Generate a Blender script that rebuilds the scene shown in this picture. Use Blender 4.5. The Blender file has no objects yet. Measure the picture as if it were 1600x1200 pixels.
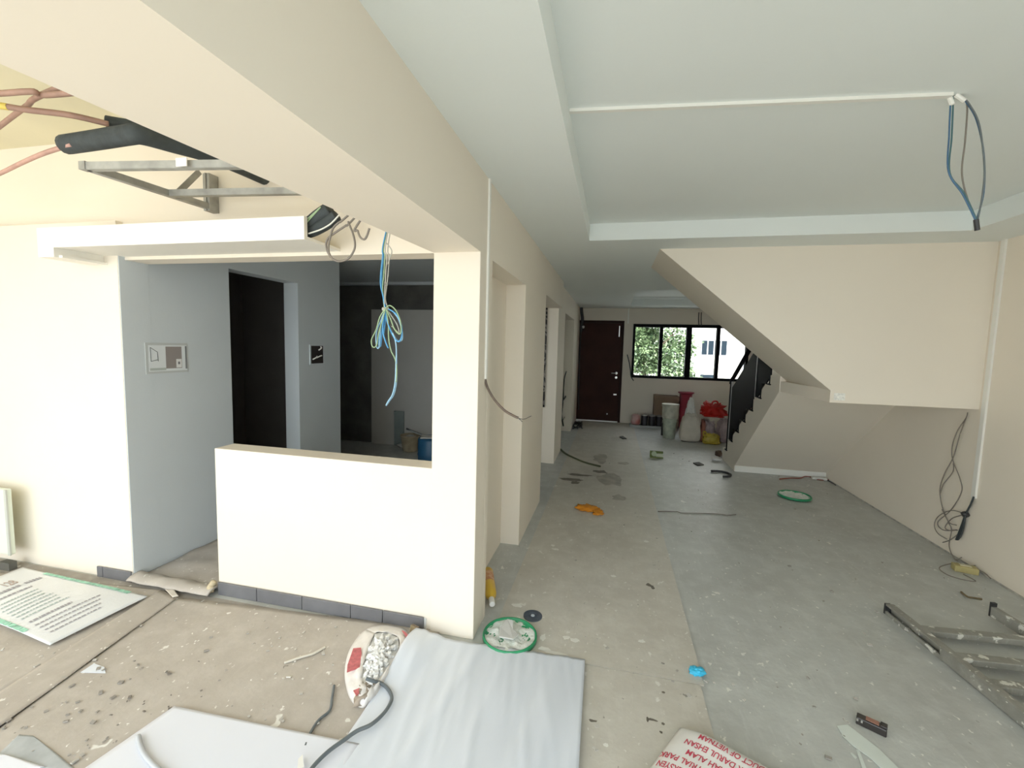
import bpy, bmesh, math, random
from mathutils import Vector, Matrix, noise
random.seed(7)
C = bpy.context.scene.collection
sc = bpy.context.scene

# ---------------------------------------------------------------- camera, light, exposure
H = 1.53                                    # eye height in metres
F = 685.0                                   # focal length in pixels of the 1600 x 1200 frame
_vd = Vector((957 - 800, 545 - 600, F)).normalized()
_vv = Vector((592 - 800, 8535 - 600, F))
_vv = (_vv - _vd * _vv.dot(_vd)).normalized()
AX_Y, AX_Z = _vd, -_vv
AX_X = AX_Y.cross(AX_Z)
if AX_X.x < 0:
    AX_X = -AX_X
def c2w(v):                                  # camera axes (right, down, forward) to room axes
    return Vector((AX_X.dot(v), AX_Y.dot(v), AX_Z.dot(v)))
cam = bpy.data.cameras.new('camera')
cam.sensor_width = 36.0
cam.lens = F * 36.0 / 1600.0
cam.clip_start = 0.02
cam_o = bpy.data.objects.new('camera', cam)
C.objects.link(cam_o)
_r, _u, _b = c2w(Vector((1, 0, 0))), c2w(Vector((0, -1, 0))), c2w(Vector((0, 0, -1)))
cam_o.matrix_world = Matrix(((_r.x, _u.x, _b.x, 0), (_r.y, _u.y, _b.y, 0), (_r.z, _u.z, _b.z, H), (0, 0, 0, 1)))
sc.camera = cam_o

w = bpy.data.worlds.new('sky'); sc.world = w; w.use_nodes = True
wn = w.node_tree; wn.nodes.clear()
bg = wn.nodes.new('ShaderNodeBackground'); bg.inputs[0].default_value = (0.85, 0.94, 1.0, 1); bg.inputs[1].default_value = 2.6
wo = wn.nodes.new('ShaderNodeOutputWorld'); wn.links.new(bg.outputs[0], wo.inputs[0])
sun = bpy.data.lights.new('sun', 'SUN'); sun.energy = 7.0; sun.angle = 0.02; sun.color = (1.0, 0.98, 0.94)
sun_o = bpy.data.objects.new('sun', sun); C.objects.link(sun_o)
sun_o.rotation_euler = Vector((-0.75, 0.6, -0.9)).to_track_quat('-Z', 'Y').to_euler()
sun_o.location = (6, -4, 12)
sc.view_settings.view_transform = 'Standard'
sc.view_settings.look = 'None'
sc.view_settings.gamma = 1.0
sc.view_settings.use_curve_mapping = False
sc.view_settings.exposure = 0.74
sc.cycles.max_bounces = 10
sc.cycles.diffuse_bounces = 7
sc.cycles.use_denoising = True
sc.cycles.sample_clamp_indirect = 8.0

# ---------------------------------------------------------------- pixel to room
def ray(p): return c2w(Vector((p[0] - 800, p[1] - 600, F)))
def PZ(px, py, z=0.0):
    d = ray((px, py)); t = (z - H) / d.z; return Vector((d.x * t, d.y * t, z))
def PY(px, py, y):
    d = ray((px, py)); t = y / d.y; return Vector((d.x * t, y, H + d.z * t))
def PX(px, py, x):
    d = ray((px, py)); t = x / d.x; return Vector((x, d.y * t, H + d.z * t))

# ---------------------------------------------------------------- materials
MATS = {}
def mat(name, col, rough=0.6, var=0.0, scale=6.0, bump=0.0, bscale=60.0, metal=0.0, spec=0.5, trans=0.0, alpha=1.0, col2=None, detail=4.0):
    if name in MATS: return MATS[name]
    m = bpy.data.materials.new(name); m.use_nodes = True
    nt = m.node_tree; N = nt.nodes; L = nt.links
    b = N['Principled BSDF']
    b.inputs['Roughness'].default_value = rough
    b.inputs['Metallic'].default_value = metal
    b.inputs['Specular IOR Level'].default_value = spec
    b.inputs['Transmission Weight'].default_value = trans
    b.inputs['Alpha'].default_value = alpha
    b.inputs['Base Color'].default_value = (*col, 1)
    tc = N.new('ShaderNodeTexCoord')
    if var > 0 or col2:
        n = N.new('ShaderNodeTexNoise'); n.inputs['Scale'].default_value = scale; n.inputs['Detail'].default_value = detail
        L.new(tc.outputs['Object'], n.inputs['Vector'])
        r = N.new('ShaderNodeMapRange'); r.inputs[1].default_value = 0.3; r.inputs[2].default_value = 0.7
        L.new(n.outputs['Fac'], r.inputs[0])
        mx = N.new('ShaderNodeMix'); mx.data_type = 'RGBA'
        if col2: a, c = col, col2
        else:
            a = tuple(x * (1 - var) for x in col); c = tuple(min(1, x * (1 + var)) for x in col)
        mx.inputs[6].default_value = (*a, 1); mx.inputs[7].default_value = (*c, 1)
        L.new(r.outputs[0], mx.inputs[0]); L.new(mx.outputs[2], b.inputs['Base Color'])
    if bump > 0:
        n2 = N.new('ShaderNodeTexNoise'); n2.inputs['Scale'].default_value = bscale; n2.inputs['Detail'].default_value = 5
        L.new(tc.outputs['Object'], n2.inputs['Vector'])
        bp = N.new('ShaderNodeBump'); bp.inputs['Strength'].default_value = bump; bp.inputs['Distance'].default_value = 0.01
        L.new(n2.outputs['Fac'], bp.inputs['Height']); L.new(bp.outputs['Normal'], b.inputs['Normal'])
    MATS[name] = m
    return m

def concrete(name, base, dark, light, speck=0.5, streak=0.4, rough=0.55, stain=0.0):
    """worn concrete: cloudy tone, trowel streaks, splashes of white paint, dark stains"""
    m = bpy.data.materials.new(name); m.use_nodes = True
    nt = m.node_tree; N = nt.nodes; L = nt.links; b = N['Principled BSDF']
    b.inputs['Roughness'].default_value = rough
    tc = N.new('ShaderNodeTexCoord')
    def nz(scale, detail=5.0, sx=1, sy=1, rot=0.0, rough_=0.55):
        mp = N.new('ShaderNodeMapping'); mp.inputs['Scale'].default_value = (sx, sy, 1); mp.inputs['Rotation'].default_value = (0, 0, rot)
        L.new(tc.outputs['Object'], mp.inputs[0])
        n = N.new('ShaderNodeTexNoise'); n.inputs['Scale'].default_value = scale; n.inputs['Detail'].default_value = detail; n.inputs['Roughness'].default_value = rough_
        L.new(mp.outputs[0], n.inputs['Vector']); return n.outputs['Fac']
    def rng(s, a, c, lo=0.0, hi=1.0):
        r = N.new('ShaderNodeMapRange'); r.inputs[1].default_value = a; r.inputs[2].default_value = c; r.inputs[3].default_value = lo; r.inputs[4].default_value = hi
        L.new(s, r.inputs[0]); return r.outputs[0]
    def mix(f, a, c):
        x = N.new('ShaderNodeMix'); x.data_type = 'RGBA'
        L.new(f, x.inputs[0])
        for i, v in ((6, a), (7, c)):
            if isinstance(v, tuple): x.inputs[i].default_value = (*v, 1)
            else: L.new(v, x.inputs[i])
        return x.outputs[2]
    def mul(a, c):
        x = N.new('ShaderNodeMath'); x.operation = 'MULTIPLY'; L.new(a, x.inputs[0])
        if isinstance(c, float): x.inputs[1].default_value = c
        else: L.new(c, x.inputs[1])
        return x.outputs[0]
    c = mix(rng(nz(1.6, 8, rough_=0.65), 0.32, 0.68), dark, base)
    c = mix(mul(rng(nz(9, 6), 0.45, 0.75), 0.5), c, light)
    c = mix(mul(rng(nz(5, 6, 6, 0.8, 0.35, 0.7), 0.55, 0.75), streak), c, light)
    c = mix(mul(rng(nz(60, 4), 0.5, 0.8), 0.35), c, dark)
    for sca, th, rot in ((7.0, 0.11, 0.3), (17.0, 0.15, 1.1), (38.0, 0.16, 0.7)):
        mp = N.new('ShaderNodeMapping'); mp.inputs['Rotation'].default_value = (0, 0, rot); mp.inputs['Scale'].default_value = (1, 0.7, 1)
        wob = N.new('ShaderNodeTexNoise'); wob.inputs['Scale'].default_value = sca * 2.2
        L.new(tc.outputs['Object'], wob.inputs['Vector'])
        ad = N.new('ShaderNodeVectorMath'); ad.operation = 'MULTIPLY_ADD'; ad.inputs[1].default_value = (1.0 / sca, 1.0 / sca, 0)
        L.new(wob.outputs['Color'], ad.inputs[0]); L.new(tc.outputs['Object'], ad.inputs[2])
        L.new(ad.outputs[0], mp.inputs[0])
        v = N.new('ShaderNodeTexVoronoi'); v.inputs['Scale'].default_value = sca; L.new(mp.outputs[0], v.inputs['Vector'])
        sp = N.new('ShaderNodeSeparateColor'); L.new(v.outputs['Color'], sp.inputs[0])
        dot = rng(v.outputs['Distance'], th, th * 0.7)
        c = mix(mul(mul(dot, rng(sp.outputs[0], 0.58, 0.62)), speck), c, (0.78, 0.77, 0.72))
        c = mix(mul(mul(rng(v.outputs['Distance'], th * 0.8, th * 0.5), rng(sp.outputs[1], 0.90, 0.93)), 0.6), c, (0.10, 0.09, 0.075))
    if stain > 0:
        c = mix(mul(rng(nz(1.1, 4, 1, 1.0, 0.2), 0.60, 0.68), stain), c, tuple(x * 0.55 for x in dark))
    L.new(c, b.inputs['Base Color'])
    bp = N.new('ShaderNodeBump'); bp.inputs['Strength'].default_value = 0.25; bp.inputs['Distance'].default_value = 0.006
    L.new(nz(30, 6), bp.inputs['Height']); L.new(bp.outputs['Normal'], b.inputs['Normal'])
    MATS[name] = m
    return m

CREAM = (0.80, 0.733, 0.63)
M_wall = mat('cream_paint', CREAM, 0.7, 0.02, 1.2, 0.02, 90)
M_ceil = mat('ceiling_paint', (0.765, 0.805, 0.79), 0.7, 0.015, 1.0, 0.04, 80)
M_inner = mat('grey_white_paint', (0.60, 0.65, 0.68), 0.7, 0.03, 1.5, 0.05, 80)
M_trunk = mat('white_plastic', (0.80, 0.79, 0.74), 0.4)
M_floor = concrete('worn_grey_floor', (0.50, 0.515, 0.495), (0.41, 0.415, 0.395), (0.62, 0.635, 0.61), 0.8, 0.5, 0.42, 0.25)
M_strip = concrete('pale_screed', (0.57, 0.545, 0.485), (0.48, 0.45, 0.395), (0.66, 0.64, 0.58), 0.6, 0.35, 0.5, 0.4)
M_yard = concrete('yard_screed', (0.36, 0.335, 0.30), (0.27, 0.245, 0.215), (0.46, 0.43, 0.39), 0.8, 0.3, 0.7, 0.3)
M_card = concrete('dusty_cardboard', (0.47, 0.43, 0.385), (0.40, 0.36, 0.315), (0.56, 0.52, 0.475), 0.8, 0.3, 0.8, 0.15)
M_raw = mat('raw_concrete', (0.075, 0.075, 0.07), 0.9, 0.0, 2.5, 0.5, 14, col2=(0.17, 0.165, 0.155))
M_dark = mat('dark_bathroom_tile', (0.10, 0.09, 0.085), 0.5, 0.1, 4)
M_skirt = mat('grey_tile', (0.15, 0.15, 0.16), 0.45, 0.12, 8, 0.05, 40)
M_black = mat('black_metal', (0.004, 0.0045, 0.006), 0.6, 0.1, 8, spec=0.12)
M_gal = mat('galvanised_steel', (0.36, 0.36, 0.34), 0.5, 0.2, 14, 0.05, 50, metal=0.5)

# ---------------------------------------------------------------- mesh helpers
def catmull(pts, n=6, closed=False):
    pts = [Vector(p) for p in pts]; out = []
    m = len(pts)
    if m < 3 and not closed: return pts
    segs = m if closed else m - 1
    for i in range(segs):
        if closed: p0, p1, p2, p3 = pts[(i - 1) % m], pts[i], pts[(i + 1) % m], pts[(i + 2) % m]
        else: p0, p1, p2, p3 = pts[max(i - 1, 0)], pts[i], pts[i + 1], pts[min(i + 2, m - 1)]
        for k in range(n):
            t = k / n
            out.append(0.5 * ((2 * p1) + (p2 - p0) * t + (2 * p0 - 5 * p1 + 4 * p2 - p3) * t * t + (3 * p1 - p0 - 3 * p2 + p3) * t ** 3))
    if not closed: out.append(pts[-1])
    return out

class MB:
    def __init__(s): s.v = []; s.f = []
    def add(s, vs, fs):
        o = len(s.v); s.v += [tuple(v) for v in vs]; s.f += [tuple(i + o for i in f) for f in fs]; return s
    def box(s, x0, x1, y0, y1, z0, z1):
        return s.add([(x0, y0, z0), (x1, y0, z0), (x1, y1, z0), (x0, y1, z0), (x0, y0, z1), (x1, y0, z1), (x1, y1, z1), (x0, y1, z1)],
                     [(0, 3, 2, 1), (4, 5, 6, 7), (0, 1, 5, 4), (1, 2, 6, 5), (2, 3, 7, 6), (3, 0, 4, 7)])
    def obox(s, c, sx, sy, sz, rot=None):
        R_ = rot or Matrix.Identity(3); c = Vector(c)
        vs = [c + R_ @ Vector((a * sx / 2, b * sy / 2, d * sz / 2)) for d in (-1, 1) for a, b in ((-1, -1), (1, -1), (1, 1), (-1, 1))]
        return s.add(vs, [(0, 3, 2, 1), (4, 5, 6, 7), (0, 1, 5, 4), (1, 2, 6, 5), (2, 3, 7, 6), (3, 0, 4, 7)])
    def bar(s, p, q, wd, ht, up=(0, 0, 1)):
        p, q = Vector(p), Vector(q); d = (q - p); l = d.length; d.normalize()
        up = Vector(up)
        if abs(d.dot(up)) > 0.98: up = Vector((0, 1, 0))
        sx = d.cross(up).normalized(); u = sx.cross(d).normalized()
        R_ = Matrix((sx, d, u)).transposed()
        return s.obox((p + q) / 2, wd, l, ht, R_)
    def prism(s, poly, off):
        n = len(poly); off = Vector(off); a = [Vector(p) for p in poly]
        return s.add(a + [p + off for p in a], [tuple(range(n))[::-1], tuple(range(n, 2 * n))] + [(i, (i + 1) % n, n + (i + 1) % n, n + i) for i in range(n)])
    def tube(s, path, r, n=8, closed=False):
        path = [Vector(p) for p in path]; m = len(path); rings = []
        up = Vector((0, 0, 1)); prev = None
        rr = r if isinstance(r, (list, tuple)) else [r] * m
        for i, p in enumerate(path):
            if closed: d = path[(i + 1) % m] - path[i - 1]
            else: d = path[min(i + 1, m - 1)] - path[max(i - 1, 0)]
            if d.length < 1e-9: d = Vector((0, 0, 1))
            d.normalize()
            if prev is None:
                a = d.cross(up if abs(d.z) < 0.9 else Vector((1, 0, 0))).normalized()
            else:
                a = prev - d * prev.dot(d)
                if a.length < 1e-6: a = d.cross(Vector((1, 0.3, 0)))
                a.normalize()
            prev = a; b = d.cross(a)
            rings.append([p + (a * math.cos(2 * math.pi * k / n) + b * math.sin(2 * math.pi * k / n)) * rr[i] for k in range(n)])
        vs = [q for rg in rings for q in rg]; fs = []
        for i in range(m if closed else m - 1):
            j = (i + 1) % m
            for k in range(n):
                fs.append((i * n + k, i * n + (k + 1) % n, j * n + (k + 1) % n, j * n + k))
        if not closed: fs += [tuple(range(n))[::-1], tuple(range((m - 1) * n, m * n))]
        return s.add(vs, fs)
    def lathe(s, prof, c=(0, 0, 0), n=28, R_=None):
        c = Vector(c); R_ = R_ or Matrix.Identity(3); vs = []; fs = []
        for r, z in prof:
            for k in range(n):
                a = 2 * math.pi * k / n
                vs.append(c + R_ @ Vector((r * math.cos(a), r * math.sin(a), z)))
        for i in range(len(prof) - 1):
            for k in range(n):
                fs.append((i * n + k, i * n + (k + 1) % n, (i + 1) * n + (k + 1) % n, (i + 1) * n + k))
        fs += [tuple(range(n))[::-1], tuple(range((len(prof) - 1) * n, len(prof) * n))]
        return s.add(vs, fs)
    def grid(s, fn, nu, nv, wrap=False):
        vs = [fn(i / nu, j / nv) for j in range(nv + 1) for i in range(nu + 1)]
        return s.add(vs, [(j * (nu + 1) + i, j * (nu + 1) + i + 1, (j + 1) * (nu + 1) + i + 1, (j + 1) * (nu + 1) + i) for j in range(nv) for i in range(nu)])
    def build(s, name, m, parent=None, smooth=False, bevel=0.0, solid=0.0, weld=False):
        me = bpy.data.meshes.new(name); me.from_pydata(s.v, [], s.f)
        bm = bmesh.new(); bm.from_mesh(me)
        if weld: bmesh.ops.remove_doubles(bm, verts=bm.verts, dist=1e-4)
        bmesh.ops.recalc_face_normals(bm, faces=bm.faces); bm.to_mesh(me); bm.free()
        me.materials.append(m)
        if smooth:
            for p in me.polygons: p.use_smooth = True
        o = bpy.data.objects.new(name, me); C.objects.link(o)
        if parent is not None: o.parent = parent; o.matrix_parent_inverse = Matrix.Translation(-parent.location)
        if solid > 0:
            md = o.modifiers.new('thickness', 'SOLIDIFY'); md.thickness = solid; md.offset = 1.0
        if bevel > 0:
            md = o.modifiers.new('bevel', 'BEVEL'); md.width = bevel; md.segments = 2; md.limit_method = 'ANGLE'
        return o
def tag(o, label, cat, group=None):
    o['label'] = label; o['category'] = cat
    if group: o['group'] = group
    return o
def struct(o, label=None, cat=None):
    o['kind'] = 'structure'
    if label: o['label'] = label
    if cat: o['category'] = cat
    return o
def thing(name, label, cat, loc=(0, 0, 0), group=None):
    o = bpy.data.objects.new(name, None); o.empty_display_size = 0.1; C.objects.link(o); o.location = loc
    return tag(o, label, cat, group)

# ================================================================= THE SETTING
ZC, ZT = 2.36, 2.487           # ceiling underside, tray ceiling underside
XL, XR, YB = -0.64, 2.64, 9.30
fl = struct(MB().box(-4.8, 2.9, -3.2, 9.45, -0.16, 0.0).build('floor', M_floor), 'bare grey concrete floor spattered with white paint', 'floor')
MB().box(-0.555, 0.478, 2.04, 9.28, -0.01, 0.006).build('screed_panel', M_strip, fl)
MB().box(-0.555, 0.462, -1.2, 2.034, -0.01, 0.006).build('screed_panel', M_strip, fl)
MB().box(-4.8, -0.56, -3.2, 2.03, -0.01, 0.003).build('yard_screed', M_yard, fl)
MB().box(-4.7, -0.80, 2.22, 6.0, -0.01, 0.003).build('room_screed', M_floor, fl)

# ceiling with two sunk trays
def slab_with_holes(x0, x1, y0, y1, z0, z1, holes):
    m = MB(); xs = sorted({x0, x1, *[h[0] for h in holes], *[h[1] for h in holes]}); ys = sorted({y0, y1, *[h[2] for h in holes], *[h[3] for h in holes]})
    for i in range(len(xs) - 1):
        for j in range(len(ys) - 1):
            cx, cy = (xs[i] + xs[i + 1]) / 2, (ys[j] + ys[j + 1]) / 2
            if any(h[0] < cx < h[1] and h[2] < cy < h[3] for h in holes): continue
            m.box(xs[i], xs[i + 1], ys[j], ys[j + 1], z0, z1)
    return m
tray = [(-0.212, 2.25, -1.0, 3.525), (0.30, 2.30, 6.5, 8.75)]
ce = struct(slab_with_holes(-0.87, 2.9, 2.24, 9.45, ZC, ZT + 0.001, [(-0.212, 2.25, 2.24, 3.525), tray[1]]).build('ceiling', M_ceil, weld=True), 'white plasterboard ceiling with a sunk tray over the room', 'ceiling')
MB().box(-0.87, 2.9, 2.24, 9.45, ZT, ZT + 0.2).build('tray_ceiling', M_ceil, ce)
slab_with_holes(XL, 2.9, -1.3, 2.24, ZC, ZT + 0.001, [(-0.212, 2.25, -1.0, 2.24)]).build('ceiling_front', M_ceil, ce, weld=True)
MB().box(XL, 2.9, -1.3, 2.24, ZT, ZT + 0.2).build('tray_ceiling', M_ceil, ce)
MB().box(0.32, 2.30, 8.38, 8.44, ZT - 0.035, ZT).build('tray_edge', M_ceil, ce)

# beam over the opening, pillar, low wall, header, yard wall
bm_ = MB()
bm_.prism([(-1.03, 0.5, 1.98), (XL, 0.5, 1.98), (XL, 2.075, 1.98), (-0.882, 2.075, 1.98)], (0, 0, ZT - 1.98 + 0.2))
bm_.prism([(-1.12, -1.3, 1.98), (XL, -1.3, 1.98), (XL, 0.5, 1.98), (-1.03, 0.5, 1.98)], (0, 0, ZT - 1.98 + 0.2))
struct(bm_.build('trim_1', M_wall), 'cream ceiling beam running from the pillar towards the garden', 'beam')
struct(MB().box(-0.882, XL, 2.07, 2.235, 0, 2.7).build('pillar', M_wall, bevel=0.004), 'bright cream pillar carrying the beam at the end of the low wall', 'pillar')
struct(MB().box(-2.247, -0.88, 2.078, 2.215, 0, 0.889).build('wall_half', M_wall, bevel=0.004), 'low cream half wall between the pillar and the inner doorway', 'low wall')
struct(MB().box(-2.86, -0.88, 2.078, 2.215, 1.98, 2.20).build('trim_2', M_wall), 'cream header over the wide opening beside the pillar', 'header')
struct(MB().box(-4.8, -2.854, 2.04, 2.22, 0, 2.20).build('wall_yard', M_wall, bevel=0.003), 'bright cream wall under the pelmet left of the opening', 'wall')
struct(MB().box(-4.8, -0.88, 2.12, 2.235, 2.19, 2.75).build('wall_yard_upper', M_wall), 'cream wall above the pelmet behind the steel bracket', 'wall')
struct(MB().box(-4.8, -0.9, -0.9, 2.24, 2.70, 2.9).build('ceiling_yard', mat('yard_ceiling_paint', (0.74, 0.70, 0.52), 0.8, 0.05, 2)), 'yellowish bare ceiling over the yard with brown pipes', 'ceiling')  # front part lies out of view, lengthened to cut sky light on the yard

struct(MB().box(-4.95, -4.8, -3.2, 2.24, 0, 2.9).build('wall_side_blocker', M_wall), 'unseen cream side wall added to cut sky light in the yard', 'wall')  # unseen side wall, added to reduce the sky light reaching the yard
# inner wall with the doorway, and the rooms behind
g = MB()
g.box(-2.854, -2.85, 2.044, 2.216, 0, 2.0).box(-3.0, -2.85, 2.215, 2.805, 0, 2.42).box(-3.0, -2.85, 3.553, 4.19, 0, 2.42).box(-3.0, -2.85, 2.805, 3.553, 2.058, 2.42)
struct(g.build('wall_inner', M_inner, weld=True), 'pale grey inner wall with a dark doorway and a small painted view panel', 'wall')
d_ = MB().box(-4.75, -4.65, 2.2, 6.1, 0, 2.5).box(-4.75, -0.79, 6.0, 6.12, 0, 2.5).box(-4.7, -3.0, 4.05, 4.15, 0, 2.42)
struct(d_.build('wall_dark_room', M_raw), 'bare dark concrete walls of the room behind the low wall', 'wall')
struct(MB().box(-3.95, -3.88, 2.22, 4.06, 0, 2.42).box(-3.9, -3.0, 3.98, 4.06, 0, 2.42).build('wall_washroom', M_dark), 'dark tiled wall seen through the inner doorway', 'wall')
struct(MB().box(-4.75, -0.80, 2.2, 6.1, 2.415, 2.55).build('ceiling_dark_room', M_inner), 'grey ceiling of the dark room behind the low wall', 'ceiling')
struct(MB().box(-3.52, -1.9, 5.955, 6.01, 0.0, 2.02).build('wall_plaster_panel', mat('white_plaster', (0.50, 0.49, 0.46), 0.8, 0.04, 2)), 'pale plastered wall panel at the back of the dark room', 'wall')
struct(MB().box(-4.65, -0.79, 5.93, 6.0, 2.375, 2.415).build('trim_3', M_inner), 'thin pale cornice at the back of the dark room', 'cornice')

# corridor wall: recess, seam, open doorway, second recess
X2 = -0.69
cw = MB()
cw.box(-0.86, XL, 2.235, 2.285, 0, ZC + 0.1).box(-0.86, XL, 2.285, 3.205, 1.98, ZC + 0.1).box(-0.92, -0.785, 2.235, 3.205, 0, 2.0)
cw.box(-0.86, XL, 3.205, 4.215, 0, ZC + 0.1).box(-0.86, XL, 4.215, 5.66, 2.03, ZC + 0.1)
cw.box(-0.86, XL - 0.05, 5.66, 6.45, 0, ZC + 0.1).box(-0.86, X2, 6.45, 8.0, 2.03, ZC + 0.1)
cw.box(-0.86, X2, 8.0, YB + .1, 0, ZC + 0.1)
wl = struct(cw.build('wall_left', M_wall), 'cream corridor wall with a recess and two doorways', 'wall')
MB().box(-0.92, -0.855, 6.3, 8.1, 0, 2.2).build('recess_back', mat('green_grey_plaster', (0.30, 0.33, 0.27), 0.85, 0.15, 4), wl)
struct(MB().box(XR, 2.9, -1.3, 9.45, 0, ZT + .1).build('wall_right', M_wall), 'cream wall running past the open stair to the garden side', 'wall')
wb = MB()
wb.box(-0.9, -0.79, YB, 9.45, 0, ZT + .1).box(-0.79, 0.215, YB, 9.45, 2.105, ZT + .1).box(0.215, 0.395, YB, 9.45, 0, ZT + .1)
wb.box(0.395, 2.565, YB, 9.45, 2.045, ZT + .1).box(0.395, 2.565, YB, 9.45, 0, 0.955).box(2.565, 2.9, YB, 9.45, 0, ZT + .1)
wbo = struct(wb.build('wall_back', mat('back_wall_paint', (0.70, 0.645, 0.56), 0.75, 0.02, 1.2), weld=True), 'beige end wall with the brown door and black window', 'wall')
MB().box(0.275, 0.30, YB - 0.015, YB + 0.01, 2.05, ZC).build('trunking', M_trunk, wbo)
struct(MB().box(1.5, 2.9, -1.42, -1.3, 0, 2.7).build('wall_rear_blocker', M_wall), 'unseen cream wall added behind the room to cut light on the beam', 'wall')  # added out of view to dim the right face of the beam
# unseen upper storey block, added and raised to keep sun off the yard
struct(MB().box(-0.9, 2.9, -1.3, 9.45, ZT + .2, 7.8).build('sun_blocking_storey', M_wall), 'unseen upper storey block added to keep sun off the yard', 'wall')
struct(MB().box(-40, 40, -40, 60, -0.6, -0.17).build('ground', mat('outside_ground', (0.42, 0.43, 0.42), 0.9, 0.1, 1)), 'pale ground outside the house', 'ground')

# skirting tiles along the low wall and the yard wall
sk = struct(MB().box(-2.247, -0.905, 2.072, 2.079, 0.0, 0.07).build('baseboard_half_wall', mat('grout', (0.7, 0.7, 0.68), 0.8)), 'row of dark grey skirting tiles below the low wall', 'skirting')
xs = [-2.24, -1.965, -1.66, -1.35, -1.155, -0.915]
for a, b in zip(xs[:-1], xs[1:]):
    MB().box(a + 0.002, b - 0.002, 2.062, 2.074, 0.0, 0.078).build('skirting_tile', M_skirt, sk, bevel=0.002)
sk2 = struct(MB().box(-3.14, -2.852, 2.034, 2.041, 0.0, 0.06).build('baseboard_yard', MATS['grout']), 'short dark grey skirting tile at the yard wall corner', 'skirting')
for a, b in ((-3.13, -3.085), (-3.08, -2.855)):
    MB().box(a, b, 2.026, 2.036, 0.0, 0.07).build('skirting_tile', M_skirt, sk2, bevel=0.002)
kb = MB().grid(lambda u, v: Vector((-2.852 + 0.608 * u, 2.0 + .012 * noise.noise(Vector((u * 9, v, 3))) + 0.10 * v, 0.003 + (0.042 + .008 * noise.noise(Vector((u * 7, v * 2, 0)))) * math.sin(math.pi * (0.08 + 0.84 * v)) ** .5)), 30, 10)
tk = struct(kb.build('threshold', M_card, smooth=True, solid=0.01), 'dusty rounded kerb in the gap beside the low wall', 'threshold')
MB().grid(lambda u, v: Vector((-2.845 + 0.62 * u, 2.09 + (.80 + .06 * noise.noise(Vector((u * 6, 0, 5)))) * v, 0.022 + .014 * noise.noise(Vector((u * 5, v * 6, 1))))), 20, 24).build('floor_cover', M_card, tk, smooth=True, solid=.003)
blob_ = [(-2.262, 2.03, .03), (-2.27, 2.05, .06), (-2.255, 2.06, .085)]
MB().tube(catmull(blob_, 4), [.022, .02, .022, .024, .02, .018, .02, .016, .008], 8).build('mortar_lump', mat('ochre_mortar', (0.52, 0.44, 0.30), .9, .2, 30, .5, 40), tk, smooth=True)

# pelmet
pe = thing('pelmet', 'white plasterboard pelmet box with a dropped return over the opening', 'pelmet', (-2.2, 2.0, 2.0))
pe['kind'] = 'structure'
M_pel = mat('pelmet_board', (0.84, 0.82, 0.76), 0.6, 0.01, 2)
MB().box(-2.955, -1.405, 1.80, 1.822, 1.995, 2.10).build('fascia', M_pel, pe)
MB().box(-2.955, -1.405, 1.822, 2.078, 1.998, 2.012).build('underside', M_pel, pe)
MB().box(-3.07, -2.955, 1.80, 2.04, 1.945, 2.10).build('return', M_pel, pe)
MB().box(-2.955, -2.93, 1.822, 2.04, 1.945, 1.958).build('return_lip', M_pel, pe)

# ----------------------------------------------------------------- door_1
dr = struct(thing('door_1', 'dark brown front door with silver lever handle in the end wall', 'door', (-0.29, YB, 0)))
M_door = mat('dark_brown_wood', (0.050, 0.016, 0.010), 0.55, 0.0, 3, 0.05, 40, col2=(0.032, 0.010, 0.007), spec=.15)
MB().box(-0.735, 0.165, YB + 0.02, YB + 0.065, 0.025, 2.055).build('leaf', M_door, dr, bevel=0.004)
fr = MB().box(-0.79, -0.735, YB - 0.01, YB + 0.1, 0, 2.105).box(0.165, 0.215, YB - 0.01, YB + 0.1, 0, 2.105).box(-0.735, 0.165, YB - 0.01, YB + 0.1, 2.055, 2.105)
fr.build('frame', mat('door_frame_wood', (0.028, 0.011, 0.008), 0.55, spec=.15), dr)
MB().box(-0.735, 0.165, YB - 0.01, YB + 0.09, 0.0, 0.025).build('threshold_strip', mat('aluminium', (0.6, 0.6, 0.58), 0.35, metal=0.8), dr)
ms = mat('satin_steel', (0.72, 0.71, 0.68), 0.3, metal=0.9)
for z in (1.03, 0.94):
    MB().lathe([(0.028, 0), (0.028, 0.012), (0.02, 0.016)], (0.10, YB + 0.02, z), 18, Matrix.Rotation(math.pi / 2, 3, 'X')).build('rose', ms, dr)
MB().tube([(0.10, YB + .01, 1.03), (0.10, YB - 0.035, 1.03), (0.085, YB - 0.045, 1.03), (0.0, YB - 0.045, 1.03)], 0.009).build('lever', ms, dr, smooth=True)
MB().box(0.06, 0.125, YB + 0.008, YB + 0.021, 0.57, 0.60).build('latch', ms, dr, bevel=.003)
MB().lathe([(0.016, 0), (0.016, 0.02), (0.01, 0.024)], (-0.05, YB + 0.02, 0.17), 14, Matrix.Rotation(math.pi / 2, 3, 'X')).build('door_stop', ms, dr)
MB().box(-0.728, -0.715, YB + 0.006, YB + 0.022, 0.96, 1.05).build('hinge', ms, dr)
MB().box(0.115, 0.13, YB + 0.006, YB + 0.021, 1.78, 2.0).build('closer_plate', ms, dr)

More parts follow.
